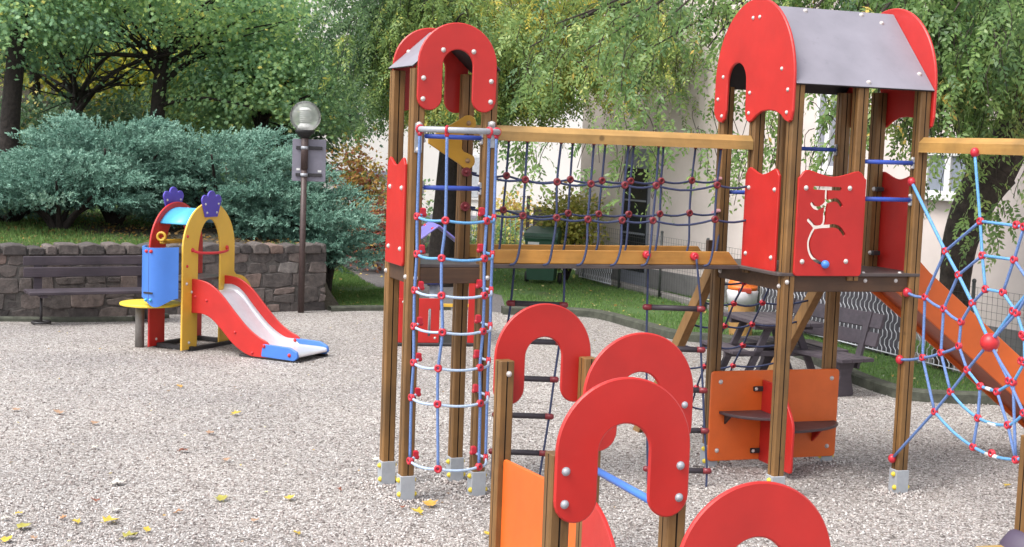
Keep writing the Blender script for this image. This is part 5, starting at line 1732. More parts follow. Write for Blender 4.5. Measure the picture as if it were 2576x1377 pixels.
def maple_tree(base, label, fork_z, cz, rx, rz, nclust, per, size, mat, seed, tr=0.16, lean=(0, 0), lvmean=0.45, group=None, cdx=0.0, extra=(), zmin=None):
    r = random.Random(seed); g_ = np.random.default_rng(seed)
    base = Vector(base)
    t = thing('broadleaf_tree', base, label, 'tree', group)
    m = MB()
    top = base + Vector((lean[0], lean[1], fork_z))
    mid = base.lerp(top, 0.5) + Vector((r.uniform(-0.12, 0.12), 0, 0))
    limb(m, [base - Zv * 0.2, mid, top], tr, tr * 0.72, 10)
    ctr = base + Vector((cdx, 0, cz))
    tips = []
    nl = 9
    for i in range(nl):
        a = 2 * math.pi * i / nl + r.uniform(-0.3, 0.3)
        el = r.uniform(0.25, 1.2)
        d = Vector((math.cos(a) * math.cos(el), math.sin(a) * math.cos(el), math.sin(el)))
        st = top - Zv * r.uniform(0, fork_z * 0.22)
        e = st + Vector((d.x * rx * 0.9, d.y * rx * 0.9, d.z * rz * 1.3))
        P = limb(m, [st, st.lerp(e, 0.4) + Zv * r.uniform(-0.1, 0.35), jit(e, 0.2, r)], tr * r.uniform(0.32, 0.5), 0.012)
        for k in range(5):
            s0 = P[int(len(P) * r.uniform(0.25, 0.85))]
            e2 = s0 + (Vector((r.gauss(0, 1), r.gauss(0, 1), r.gauss(0.15, 0.5))).normalized() + d * 0.6) * r.uniform(0.6, 1.5)
            limb(m, [s0, s0.lerp(e2, 0.5) + Zv * r.uniform(-0.1, 0.15), e2], tr * 0.14, 0.006, 5)
            tips.append(e2)
    for pts, r0 in extra:
        limb(m, pts, r0, r0 * 0.3)
    m.build('trunk', BARKM, t)
    # layered clusters of leaves
    u = g_.normal(size=(nclust, 3)); u = nrm(u) * (g_.random((nclust, 1)) ** 0.42)
    cc_ = np.array(ctr) + u * np.array([rx, rx, rz])
    tp = np.array(tips)
    nt_ = min(len(tp), nclust // 3)
    cc_[:nt_] = tp[:nt_]
    clv = g_.normal(0, 0.16, nclust)
    idx = np.repeat(np.arange(nclust), per)
    N = len(idx)
    off = g_.normal(size=(N, 3)) * np.array([0.42, 0.42, 0.13])
    off[:, 2] -= 0.16 * np.hypot(off[:, 0], off[:, 1])
    pos = cc_[idx] + off
    dd = off * np.array([1, 1, 0.3]) + g_.normal(size=(N, 3)) * 0.35 + np.array([0, 0, -0.35])
    nn = np.array([0, 0, 0.75]) + g_.normal(size=(N, 3)) * 0.45 + nrm(pos - np.array(ctr)) * np.array([0.9, 0.9, 0.3])
    lv = lvmean + clv[idx] + g_.normal(0, 0.13, N)
    lv = np.where(g_.random(N) < 0.012, 0.97, np.minimum(lv, 0.90)) if mat is MAPLE else lv
    L = size * g_.uniform(0.7, 1.25, N)
    if zmin is not None:
        kp_ = pos[:, 2] > zmin + 0.3 * np.sin(pos[:, 0] * 2.3) + 0.15 * np.sin(pos[:, 0] * 5.1 + pos[:, 1])
        kp_ &= pos[:, 2] < 5.9
        pos, dd, nn, L, lv = pos[kp_], dd[kp_], nn[kp_], L[kp_], lv[kp_]
    leaf_mesh('crown', pos, dd, nn, L, L * 0.95, lv, mat, t, 'broad')
    return t
def onbank(px, Y):
    p = at(px, 500, Y)
    return Vector((p.x, Y, bank_z(p.x, Y)))

UNDER = []
tA = onbank(400, 27.0); tB = onbank(176, 27.5); tC = onbank(12, 24.5)
maple_tree(tA, 'maple with a straight dark trunk forking above the junipers, left of the lamp', 3.9 - tA.z + 0.1, 5.6 - tA.z, 3.0, 1.3, 190, 120, 0.082, MAPLE, 21, 0.17, (0.05, 0), 0.62, 'trees on the bank', 1.0,
           [([Vector((tA.x, 27, 3.0)), Vector((tA.x + 0.9, 26.7, 3.15)), Vector((tA.x + 1.9, 26.4, 3.0))], 0.05), ([Vector((tA.x, 27, 3.9)), Vector((tA.x - 1.2, 26.8, 3.9)), Vector((tA.x - 1.9, 26.6, 3.6))], 0.06), ([Vector((tA.x, 27, 3.9)), Vector((tA.x + 0.7, 26.8, 4.5)), Vector((tA.x + 1.2, 26.6, 5.2))], 0.09)], 4.25)
maple_tree(tB, 'maple with a crooked dark trunk, second tree from the left edge of the bank', 3.1 - tB.z + 0.1, 5.4 - tB.z, 2.4, 1.2, 110, 125, 0.082, MAPLE, 33, 0.15, (0.15, 0), 0.50, 'trees on the bank', -0.2,
           [([Vector((tB.x + 0.1, 27.4, 2.7)), Vector((tB.x + 1.0, 27.0, 3.6)), Vector((tB.x + 2.3, 26.6, 4.0))], 0.07), ([Vector((tB.x + 0.1, 27.4, 3.2)), Vector((tB.x - 0.6, 27.1, 4.2)), Vector((tB.x - 0.9, 27, 5.0))], 0.06)], 4.05)
maple_tree(tC, 'dark leaning tree at the left edge of the bank', 4.0, 4.7 - tC.z, 1.8, 1.3, 90, 120, 0.082, MAPLE, 45, 0.19, (0.4, 0), 0.46, 'trees on the bank', 0.2)
maple_tree(onbank(655, 28.5), 'broad maple with light green crown filling the gap behind the lamp', 2.9, 3.4, 2.3, 1.5, 215, 115, 0.082, MAPLE, 52, 0.14, (0, 0), 0.58, 'trees on the bank', 0.0, (), 2.6)
maple_tree(onbank(330, 34.0), 'yellowing tree glowing between the dark maple trunks', 2.4, 3.2, 2.6, 1.7, 150, 60, 0.12, MAPLEY, 61, 0.11, (0, 0), 0.58, 'trees on the bank', 0.0)
maple_tree(onbank(500, 35.0), 'small bright green tree low behind the junipers', 1.3, 1.9, 2.3, 1.2, 110, 75, 0.12, MAPLEY, 67, 0.09, (0, 0), 0.25, 'trees on the bank', 0.0)
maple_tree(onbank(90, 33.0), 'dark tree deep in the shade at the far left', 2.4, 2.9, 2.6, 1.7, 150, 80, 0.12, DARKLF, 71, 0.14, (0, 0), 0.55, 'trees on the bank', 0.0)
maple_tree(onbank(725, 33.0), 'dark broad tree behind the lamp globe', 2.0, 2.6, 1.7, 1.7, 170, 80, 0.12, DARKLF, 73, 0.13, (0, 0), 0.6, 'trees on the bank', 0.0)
maple_tree(onbank(200, 39.0), 'pale green tree farthest back on the left bank', 2.0, 2.6, 4.2, 1.6, 170, 70, 0.14, MAPLEY, 77, 0.15, (0, 0), 0.30, 'trees on the bank', 0.0)
maple_tree(Vector((6.2, 50.0, 0)), 'green tree top rising behind the white house', 7.0, 11.0, 4.0, 3.0, 160, 75, 0.18, MAPLE, 79, 0.18, (0, 0), 0.5, None, 0.0)
for px, Y, rx, lb in ((45, 27.0, 1.5, 'dark leafy undergrowth between the trunks at the far left of the bank'), (250, 29.5, 1.6, 'dark green undergrowth between the two crooked maples'), (560, 30.5, 1.5, 'shady green undergrowth behind the middle juniper'), (700, 28.5, 1.0, 'dark bush right behind the lamp post sign')):
    UNDER.append((px, Y, rx, lb))
# the wood that closes the view
N = 60000
fx = rng.uniform(-28, -4.5, N); fy = rng.uniform(45, 53, N)
ph = np.sin(fx * 0.9) * 0.8 + np.sin(fx * 2.3 + fy) * 0.5
fz = np.array([bank_z(a, b) for a, b in zip(fx[::10], fy[::10])]).repeat(10)[:N] + rng.uniform(0, 1, N) ** 0.9 * (4.0 + ph)
pos = np.stack([fx, fy, fz], 1)
lv = 0.58 + 0.2 * np.sin(fx * 1.7 + fz * 1.1) * np.sin(fz * 1.9 + fy) + rng.normal(0, 0.14, N)
fw = leaf_mesh('distant_wood', pos, rdir(N) + np.array([0, -0.2, -0.4]), rdir(N) * 0.6 + np.array([0, -0.5, 0.8]), rng.uniform(0.18, 0.34, N), rng.uniform(0.16, 0.3, N), lv, DARKLF, None, 'broad')
fw['kind'] = 'stuff'; fw['label'] = 'dense dark wood closing the view behind the bank'; fw['category'] = 'woodland'

# ------------------------------------------------------------------ hanging fronds
def fronds(p0, hdir, L, K, leafL, leafW, lvbase, g_, out, drop=0.85, reach=0.5):
    n = len(p0)
    s = (np.arange(K) + 0.5) / K
    s = np.broadcast_to(s, (n, K))
    Lc = L[:, None]
    hx = reach * (s - 0.30 * s * s)
    vz = 0.10 * s - 0.16 * (1 - s) * s * 2 + drop * s * s
    wob = 0.05 * np.sin(s * 9 + g_.random((n, 1)) * 6.28)
    pos = p0[:, None, :] + hdir[:, None, :] * (Lc * hx)[..., None]
    pos[..., 2] -= Lc * vz
    side = np.stack([-hdir[:, 1], hdir[:, 0], np.zeros(n)], 1)
    pos = pos + side[:, None, :] * (Lc * wob)[..., None]
    tan = hdir[:, None, :] * (reach * (1 - 0.6 * s))[..., None] + np.array([0, 0, -1.0]) * (0.1 + 2 * drop * s - 0.3 * (1 - 2 * s))[..., None]
    tan = nrm(tan)
    alt = np.where(np.arange(K) % 2 == 0, 1.0, -1.0)[None, :, None]
    # sides turn around the twig from frond to frond
    ang = g_.random((n, 1)) * np.pi
    sv = side[:, None, :] * np.cos(ang)[..., None] + np.cross(tan, side[:, None, :]) * np.sin(ang)[..., None]
    d = sv * alt * 0.8 + tan * 0.55 + np.array([0, 0, -0.25]) + g_.normal(size=(n, K, 3)) * 0.16
    nn_ = np.cross(tan, sv) + g_.normal(size=(n, K, 3)) * 0.3
    nn_ = np.where(nn_[..., 2:3] < 0, -nn_, nn_)
    lv = lvbase[:, None] + g_.normal(0, 0.09, (n, K))
    keep = (g_.random((n, K)) < 0.93) & (s > 0.06)
    sz = leafL * (1 - 0.35 * np.abs(s - 0.45)) * g_.uniform(0.75, 1.2, (n, K))
    out['pos'].append(pos[keep]); out['d'].append(d[keep]); out['n'].append(nn_[keep]); out['L'].append(sz[keep]); out['lv'].append(lv[keep])
    return pos
def twig_mesh(name, paths, mat, parent, r=0.003):
    m = MB()
    for P in paths:
        m.tube([Vector(p) for p in P], r, 3, cap=False)
    return m.build(name, mat, parent)
def hanging_crown(t, starts, hdir, L, K, leafL, ratio, lvb, mat, g_, drop, reach, bark, clip=None):
    out = dict(pos=[], d=[], n=[], L=[], lv=[])
    P = fronds(starts, hdir, L, K, leafL, 0, lvb, g_, out, drop, reach)
    pos = np.concatenate(out['pos']); d = np.concatenate(out['d']); nn_ = np.concatenate(out['n']); LL = np.concatenate(out['L']); lv = np.concatenate(out['lv'])
    leaf_mesh('crown', pos, d, nn_, LL, LL * ratio, lv, mat, t)
    sel = g_.choice(len(P), min(len(P), 900), replace=False)
    twig_mesh('twigs', [P[i, ::max(1, K // 6)] for i in sel], bark, t)
def drooping_crown(t, starts, hdir, L, per, fl, K, leafL, ratio, lvb, mat, g_, drop, reach, bark):
    """long drooping branchlets, each carrying short leafy fronds all along it"""
    n = len(starts); Kl = 14
    s = np.broadcast_to((np.arange(Kl) + 0.5) / Kl, (n, Kl))
    pos = starts[:, None, :] + hdir[:, None, :] * (L[:, None] * reach * (s - 0.35 * s * s))[..., None]
    side = np.stack([-hdir[:, 1], hdir[:, 0], np.zeros(n)], 1)
    pos = pos + side[:, None, :] * (L[:, None] * 0.06 * np.sin(s * 6 + g_.random((n, 1)) * 6.28))[..., None]
    pos[..., 2] -= L[:, None] * (0.08 * s - 0.22 * s * (1 - s) + drop * s ** 1.7)
    ii = np.repeat(np.arange(n), per)
    ff = g_.uniform(0.12, 0.999, len(ii))
    p0 = pos[ii, (ff * Kl).astype(int)] + g_.normal(size=(len(ii), 3)) * 0.035
    h = nrm(hdir[ii] * 0.5 + g_.normal(size=(len(ii), 3)) * np.array([0.8, 0.8, 0])); h[:, 2] = 0; h = nrm(h)
    Lf = g_.uniform(fl[0], fl[1], len(ii))
    out = dict(pos=[], d=[], n=[], L=[], lv=[])
    fronds(p0, h, Lf, K, leafL, 0, lvb[ii] + g_.normal(0, 0.07, len(ii)), g_, out, 0.55, 0.85)
    P = np.concatenate(out['pos']); d = np.concatenate(out['d']); nn_ = np.concatenate(out['n']); LL = np.concatenate(out['L']); lv = np.concatenate(out['lv'])
    leaf_mesh('crown', P, d, nn_, LL, LL * ratio, lv, mat, t)
    twig_mesh('twigs', [pos[i, ::2] for i in range(n)], bark, t, 0.005)
# weeping tree in the middle distance
g1_ = np.random.default_rng(101)
wb = Vector((at(1112, 640, 24.0).x, 24.0, 0.0))
WT = thing('weeping_tree', wb, 'weeping tree with yellow-green hanging fronds and dark trunk behind the narrow tower', 'tree')
m = MB()
tk = [wb - Zv * 0.1, at(1112, 640, 24), at(1122, 520, 24), at(1132, 400, 24), at(1142, 280, 24), at(1150, 150, 24)]
P = smooth_path(tk, 5)
m.tube(P, [0.25 - 0.09 * (i / (len(P) - 1)) for i in range(len(P))], 12)
topw = tk[-1]
ends = []
rw = random.Random(9)
for i in range(15):
    a = 2 * math.pi * i / 15 + rw.uniform(-0.2, 0.2)
    rad = rw.uniform(2.2, 5.2)
    st = P[-1 - rw.randint(0, 9)]
    dx = rad * math.cos(a)
    e = Vector((wb.x + 0.3 + (dx * 1.1 if dx > 0 else dx * 0.48), wb.y + rad * math.sin(a) * 0.7, rw.uniform(3.9, 5.7)))
    mid = st.lerp(e, 0.45) + Zv * rw.uniform(0.4, 0.9)
    lp = limb(m, [st, mid, e], 0.085, 0.012)
    ends += lp[3:]
    for k in range(5):
        s0 = lp[rw.randint(3, len(lp) - 2)]
        e2 = s0 + Vector((rw.gauss(0, 0.8), rw.gauss(0, 0.7), rw.uniform(-0.5, 0.5)))
        ends += limb(m, [s0, s0.lerp(e2, 0.5) + Zv * 0.2, e2], 0.03, 0.006, 5)[2:]
m.build('trunk', BARKM, WT)
E_ = np.array(ends)
ns = 900
src = E_[g1_.integers(0, len(E_), ns)] + g1_.normal(size=(ns, 3)) * np.array([0.3, 0.35, 0.3])
src = src[src[:, 0] > -3.0 + 0.25 * g1_.normal(size=len(src))]; ns = len(src)
hd2 = src - np.array([wb.x, wb.y, 0]); hd2[:, 2] = 0
hd2 = nrm(nrm(hd2) + g1_.normal(size=(ns, 3)) * np.array([0.7, 0.7, 0]))
Lr = g1_.uniform(0.6, 1.9, ns)
hem = 3.05 + 0.22 * np.sin(src[:, 0] * 1.9) + 0.15 * np.sin(src[:, 1] * 2.7) - 0.35 * (src[:, 0] > 0.8) * (g1_.random(ns) < 0.25)
Lr = np.minimum(Lr, np.maximum(0.25, (src[:, 2] - hem) / 0.9))
patch = 0.58 + 0.20 * np.sin(src[:, 0] * 1.3 + 1.0) * np.cos(src[:, 2] * 1.1) + 0.13 * g1_.normal(size=ns)
patch -= 0.42 * (src[:, 0] < wb.x - 0.9)
drooping_crown(WT, src, hd2, Lr, 15, (0.28, 0.55), 15, 0.085, 0.40, patch, WEEP, g1_, 0.85, 0.5, BARKM)

# big leaning tree on the right
g2_ = np.random.default_rng(202)
rb = gp(2385, 930)
RT = thing('leaning_tree', rb, 'big tree with a curved leaning trunk and drooping branches in front of the beige house', 'tree')
m = MB()
def ap(px, py, Y):
    return at(px, py, Y)
Yr = rb.y
pm = FPX / Yr
tr_pts = [(2383, 950, 82), (2392, 840, 76), (2403, 700, 76), (2418, 600, 88), (2456, 500, 102), (2500, 430, 122)]
P = smooth_path([ap(x, y, Yr) for x, y, _ in tr_pts], 6)
wv_ = np.interp(np.linspace(0, 1, len(P)), np.linspace(0, 1, len(tr_pts)), [a[2] for a in tr_pts])
m.tube(P, [w_ / 2 / pm for w_ in wv_], 16)
lim1 = [(2495, 438, 0.0), (2550, 330, 0.1), (2590, 180, 0.2), (2640, 0, 0.3), (2660, -250, 0.3)]
lim2 = [(2488, 440, 0.0), (2450, 350, -0.1), (2425, 220, -0.2), (2410, 60, -0.3), (2380, -180, -0.3)]
L1 = smooth_path([ap(x, y, Yr + d) for x, y, d in lim1], 6); L2 = smooth_path([ap(x, y, Yr + d) for x, y, d in lim2], 6)
m.tube(L1, [0.27 - 0.14 * i / (len(L1) - 1) for i in range(len(L1))], 12)
m.tube(L2, [0.21 - 0.10 * i / (len(L2) - 1) for i in range(len(L2))], 12)
ends = []
rz_ = random.Random(12)
br_ends = [(1400, 60, 16.2), (1470, 130, 15.2), (1540, -20, 14.6), (1620, 130, 15.8), (1700, 30, 14.2), (1780, 120, 15.0), (1850, 10, 14.4), (1940, 140, 14.6), (2030, 40, 13.9), (2110, 120, 14.4), (2190, 60, 13.6),
           (2260, 160, 14.2), (2300, 60, 14.8), (2360, 120, 14.0), (2400, 30, 13.8), (2440, 160, 14.6), (2500, 60, 13.9), (2540, 130, 14.8), (2580, 80, 14.2), (2620, 160, 15.0), (2680, 120, 14.5), (2330, 170, 15.2), (2480, 170, 15.6), (2250, 150, 15.4),
           (2350, 20, 15.8), (2440, 60, 16.4), (2540, 40, 16.0), (1330, 120, 16.8), (2390, 220, 15.0), (2560, 230, 15.6), (2150, -40, 15.2), (1980, 10, 15.9)]
for px, py, Y in br_ends:
    e = ap(px, py, Y)
    src_l = L2 if px < 2400 else (L1 if px > 2480 else rz_.choice([L1, L2]))
    st = src_l[rz_.randint(len(src_l) // 2, len(src_l) - 1)]
    mid = st.lerp(e, 0.5) + Zv * rz_.uniform(0.5, 1.0) * min(1.0, (st - e).length / 3)
    lp = limb(m, [st, mid, e], 0.055, 0.008, 6)
    ends.append((lp, e))
m.build('trunk', BARKR, RT)
S_, H_, L_a, LV = [], [], [], []
for lp, e in ends:
    right = e.x > 3.4
    n_here = 40 if right else 13
    for k in range(n_here):
        f = g2_.uniform(0.45, 1.0)
        p = lp[min(len(lp) - 1, int(f * len(lp)))]
        q = np.array(p) + g2_.normal(size=3) * (np.array([0.32, 0.32, 0.22]) if right else np.array([0.26, 0.3, 0.16]))
        S_.append(q)
        h = np.array([(e - lp[0]).x, (e - lp[0]).y, 0.0]); h = h / max(1e-6, np.linalg.norm(h)) + g2_.normal(size=3) * np.array([0.7, 0.7, 0])
        h[2] = 0; H_.append(h / np.linalg.norm(h))
        L_a.append(g2_.uniform(0.35, 0.95) if right else g2_.uniform(0.3, 0.85))
        LV.append(0.46 + g2_.normal() * 0.17 + (0.06 if not right else 0) + 0.14 * math.sin(e.x * 4.1 + e.z * 3.0))
# a few long loose strands that hang well below the rest
for px, py, Y, L0 in ((1640, 300, 15.6, 1.25), (1700, 320, 15.2, 1.15), (1790, 300, 15.0, 1.0), (1880, 250, 14.8, 1.0), (1560, 330, 15.6, 0.8), (1470, 290, 15.4, 0.75), (1760, 200, 15.2, 1.2), (2050, 230, 14.6, 0.95), (2085, 300, 14.4, 1.0), (2040, 330, 14.5, 0.8), (1430, 350, 15.8, 0.6),
                      (2540, 420, 14.8, 0.8), (2470, 400, 14.2, 1.0), (2520, 560, 15.0, 0.35), (1930, 340, 14.8, 0.8), (1855, 350, 14.9, 0.8), (2280, 300, 14.2, 0.85), (1310, 340, 15.8, 0.6)):
    for k in range(3):
        S_.append(np.array(ap(px, py, Y)) + g2_.normal(size=3) * 0.16)
        h = g2_.normal(size=3); h[2] = 0; H_.append(h / np.linalg.norm(h))
        L_a.append(L0 * g2_.uniform(0.7, 1.1)); LV.append(0.5 + g2_.normal() * 0.1)
drooping_crown(RT, np.array(S_), np.array(H_), np.array(L_a), 6, (0.22, 0.48), 13, 0.078, 0.46, np.array(LV), ELM, g2_, 0.80, 0.5, BARKR)

# ------------------------------------------------------------------ spreading junipers on the bank
def juniper(px, Y, topy, rx, ry, label, seed, nspray=1500, zlow=None):
    g_ = np.random.default_rng(seed); r = random.Random(seed)
    b = onbank(px, Y)
    zt = at(px, topy, Y).z
    t = thing('juniper_shrub', b, label, 'shrub', 'spreading junipers on the bank')
    hgt = zt - b.z
    m = MB()
    for i in range(9):
        a = 2 * math.pi * i / 9 + r.uniform(-0.3, 0.3)
        e = b + Vector((math.cos(a) * rx * 0.75, math.sin(a) * ry * 0.75, hgt * r.uniform(0.45, 0.8)))
        limb(m, [b - Zv * 0.1, b + Vector((math.cos(a) * rx * 0.25, math.sin(a) * ry * 0.25, hgt * 0.28)), e], r.uniform(0.05, 0.085), 0.015, 7)
    m.build('stems', BARKM, t)
    # boughs: flat tiers of feathery sprays on the dome of the shrub, with shade between the tiers
    zl = 0.36 if zlow is None else zlow
    B0, Bd = [], []
    for fr_h, fr_r, nn_b in ((0.0, 0.62, 11), (0.33, 0.66, 11), (0.66, 0.50, 9), (0.92, 0.22, 6)):
        for q_ in range(nn_b):
            th = 2 * math.pi * (q_ + g_.random()) / nn_b
            rr_ = fr_r * g_.uniform(0.65, 1.15)
            zz_ = hgt * (zl + (0.80 - zl) * fr_h + g_.uniform(-0.05, 0.05))
            B0.append((math.cos(th) * rx * rr_, math.sin(th) * ry * rr_, zz_))
            up_ = 0.10 + 0.55 * fr_h + g_.uniform(-0.06, 0.12)
            Bd.append((math.cos(th), math.sin(th), up_))
    B0 = np.array(B0); Bd = nrm(np.array(Bd)); nb = len(B0)
    per = nspray // nb
    bi = np.repeat(np.arange(nb), per)
    n = len(bi)
    f = g_.random((n, 1)) ** 0.8
    lat = g_.normal(size=(n, 3)) * np.array([0.24, 0.22, 0.048])
    p0 = B0[bi] + Bd[bi] * (f * 0.82 - 0.18) + lat * (1.15 - 0.75 * f)
    p0[:, 2] += 0.05 * np.sin(f[:, 0] * 3.0)
    d0 = nrm(Bd[bi] * 1.0 + lat * 1.5 + g_.normal(size=(n, 3)) * 0.30 + np.array([0, 0, 0.10]))
    K = 26
    Ls = g_.uniform(0.12, 0.25, (n, 1))
    s = (np.arange(K) + 0.5) / K
    pos = np.array(b) + p0[:, None, :] + d0[:, None, :] * (Ls * s[None, :])[..., None]
    pos[..., 2] += (Ls * 0.16 * s[None, :] * (1.3 - 2.0 * s[None, :]))
    dv = d0[:, None, :] * 0.8 + nrm(g_.normal(size=(n, K, 3))) * (1.0 * (1 - 0.5 * s))[None, :, None]
    nn_ = g_.normal(size=(n, K, 3)) * 0.6 + np.array([0, -0.4, 1.0])
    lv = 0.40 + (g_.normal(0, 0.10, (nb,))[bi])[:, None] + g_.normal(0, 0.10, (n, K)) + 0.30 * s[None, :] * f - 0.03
    ll = (0.052 * (1 - 0.4 * s))[None, :] * g_.uniform(0.7, 1.3, (n, K))
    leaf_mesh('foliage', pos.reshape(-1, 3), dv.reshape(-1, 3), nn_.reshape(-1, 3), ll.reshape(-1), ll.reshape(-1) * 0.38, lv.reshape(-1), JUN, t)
    return t
juniper(20, 20.8, 480, 1.0, 1.0, 'blue-green juniper at the far left end of the row behind the bench', 301, 2000, 0.40)
juniper(290, 21.4, 310, 1.25, 1.2, 'tallest blue-green juniper in the row, behind the toddler tower', 302, 3800, 0.36)
juniper(555, 21.7, 335, 1.35, 1.2, 'blue-green juniper with a rounded top, just left of the lamp post', 303, 3800, 0.12)
juniper(722, 21.6, 440, 0.90, 1.0, 'blue-green juniper spilling past the right end of the stone wall', 304, 2900, 0.12)
juniper(150, 20.3, 415, 1.15, 0.9, 'low front juniper overhanging the stone wall above the bench', 305, 2400, 0.42)
juniper(828, 21.2, 520, 0.26, 0.4, 'small drooping juniper growing low at the right end of the stone wall', 306, 900, 0.42)
# ------------------------------------------------------------------ shrubs and small plants
def shrub(base, label, rx, rz, cz, ncl, per, size, mat, seed, lvm=0.5, name='leafy_shrub', spread=0.16, cat='shrub'):
    g_ = np.random.default_rng(seed); r = random.Random(seed)
    base = Vector(base)
    t = thing(name, base, label, cat)
    m = MB()
    u = nrm(g_.normal(size=(ncl, 3))) * (g_.random((ncl, 1)) ** 0.5)
    cc_ = u * np.array([rx, rx * 0.8, rz]) + np.array([0, 0, cz])
    for i in range(min(26, ncl)):
        e = base + Vector(cc_[i])
        limb(m, [base, base.lerp(e, 0.5) + Vector((r.uniform(-0.06, 0.06), 0, 0.08)), e], 0.013, 0.004, 5)
    m.build('stems', BARKM, t)
    idx = np.repeat(np.arange(ncl), per); N_ = len(idx)
    off = g_.normal(size=(N_, 3)) * spread
    pos = np.array(base) + cc_[idx] + off
    L = size * g_.uniform(0.7, 1.3, N_)
    leaf_mesh('foliage', pos, off + g_.normal(size=(N_, 3)) * 0.12 + np.array([0, 0, -0.06]), np.array([0, -0.4, 1.0]) + g_.normal(size=(N_, 3)) * 0.5, L, L * 0.7, lvm + g_.normal(0, 0.2, N_) + g_.normal(0, 0.12, ncl)[idx], mat, t)
    return t
for i_, (px, Y, rx, lb) in enumerate(UNDER):
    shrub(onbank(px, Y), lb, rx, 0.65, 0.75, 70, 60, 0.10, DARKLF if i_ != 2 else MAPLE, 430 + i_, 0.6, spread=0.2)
q = at(1432, 560, 25.6)
shrub((q.x, 25.6, 0), 'yellow-green leafy shrub at the corner of the beige house', 0.50, 0.62, 1.02, 60, 60, 0.085, SHRUBY, 401, 0.52)
q = at(905, 480, 27.5)
shrub((q.x, 27.5, 0.2), 'red and gold autumn shrub beside the path, right of the sign', 0.62, 0.78, 1.35, 70, 30, 0.09, SHRUBR, 402, 0.72)
q = at(930, 560, 26.0)
shrub((q.x, 26.0, 0.1), 'dark red leafless-looking shrub low beside the path', 0.5, 0.45, 0.65, 46, 36, 0.07, SHRUBR, 403, 0.38)
q = at(960, 530, 29.5)
shrub((q.x, 29.5, 0.0), 'russet hedge plant right behind the path bend', 0.7, 0.5, 0.85, 50, 36, 0.08, SHRUBR, 404, 0.42)
q = at(1295, 545, 31.0)
shrub((q.x, 31.0, 0), 'fine yellow ornamental grass clump behind the garden gate', 0.45, 0.45, 0.85, 40, 40, 0.09, SHRUBY, 405, 0.75)
q = at(1235, 590, 30.0)
shrub((q.x, 30.0, 0), 'low green garden plants behind the barred gate', 0.75, 0.3, 0.45, 40, 40, 0.09, MAPLE, 406, 0.7, name='garden_plants')
q = at(1180, 590, 31.5)
shrub((-2.7, 31.5, 0), 'tall green hedge beyond the path in front of the white house', 0.9, 0.7, 0.75, 60, 40, 0.09, MAPLE, 407, 0.5)

# ------------------------------------------------------------------ grass blades and scattered leaf bits on the lawns
def inpoly(x, y, P):
    c = np.zeros(len(x), bool)
    n = len(P)
    for i in range(n):
        x0, y0 = P[i][0], P[i][1]; x1, y1 = P[(i + 1) % n][0], P[(i + 1) % n][1]
        k = ((y0 > y) != (y1 > y)) & (x < (x1 - x0) * (y - y0) / (y1 - y0 + 1e-12) + x0)
        c ^= k
    return c
def blades(poly, n, name, g_, hmin=0.025, hmax=0.065):
    xs = [p[0] for p in poly]; ys = [p[1] for p in poly]
    x = g_.uniform(min(xs), max(xs), n); y = g_.uniform(min(ys), max(ys), n)
    k = inpoly(x, y, poly)
    bare = np.sin(x * 2.1 + 0.7) * np.sin(y * 1.7) + 0.4 * np.sin(x * 5.3) * np.sin(y * 4.1)
    k &= bare < (0.75 + g_.normal(0, 0.2, n))
    x, y = x[k], y[k]; N_ = len(x)
    pos = np.stack([x, y, np.full(N_, 0.006)], 1)
    d = np.stack([g_.normal(0, 0.45, N_), g_.normal(0, 0.45, N_), np.ones(N_)], 1)
    L = g_.uniform(hmin, hmax, N_)
    o = leaf_mesh(name, pos, d, rdir(N_, g_), L, g_.uniform(0.006, 0.011, N_), 0.45 + 0.12 * np.sin(x * 1.3) + g_.normal(0, 0.2, N_), GRASSM)
    o['kind'] = 'stuff'; o['category'] = 'grass'
    return o
g3_ = np.random.default_rng(505)
o = blades([(p[0], p[1]) for p in lawn], 190000, 'grass', g3_)
o['label'] = 'mown green grass of the lawn between kerb and fence'
o = blades([(gp(*q)[0], gp(*q)[1]) for q in lawn_left], 40000, 'grass', g3_)
o['label'] = 'small patch of green grass at the right end of the stone wall'
bx = g3_.uniform(-10.5, 0.8, 130000); by = 0.35 + 7 * g3_.random(130000) ** 1.6
PX = np.array([[WF.o.x, WF.o.y]]) + bx[:, None] * np.array([[WF.ex.x, WF.ex.y]]) + by[:, None] * np.array([[WF.ey.x, WF.ey.y]])
keep = (PX[:, 0] + 0.5 * np.sin(PX[:, 1] * 2.2) + g3_.normal(0, 0.35, len(PX)) < -6.2) | (np.sin(PX[:, 0] * 2.6 + 0.4) + 0.8 * np.sin(PX[:, 1] * 2.2) + g3_.normal(0, 0.3, len(PX)) < -0.95)
PX = PX[keep]
pz = np.array([bank_z(a, b) for a, b in PX]) - 0.01
NB_ = len(PX)
o = leaf_mesh('bank_grass', np.column_stack([PX, pz]), np.stack([g3_.normal(0, 0.5, NB_), g3_.normal(0, 0.5, NB_), np.ones(NB_)], 1), rdir(NB_, g3_), g3_.uniform(0.03, 0.09, NB_), g3_.uniform(0.007, 0.013, NB_), 0.5 + g3_.normal(0, 0.2, NB_), GRASSM)
o['kind'] = 'stuff'; o['label'] = 'short rough grass on the bank under the junipers'; o['category'] = 'grass'
LITT = leafmat('leaf_bits', [(0.0, (0.16, 0.08, 0.04)), (0.4, (0.40, 0.24, 0.06)), (0.75, (0.60, 0.46, 0.09)), (1.0, (0.66, 0.60, 0.38))], 0.1, 0.6)
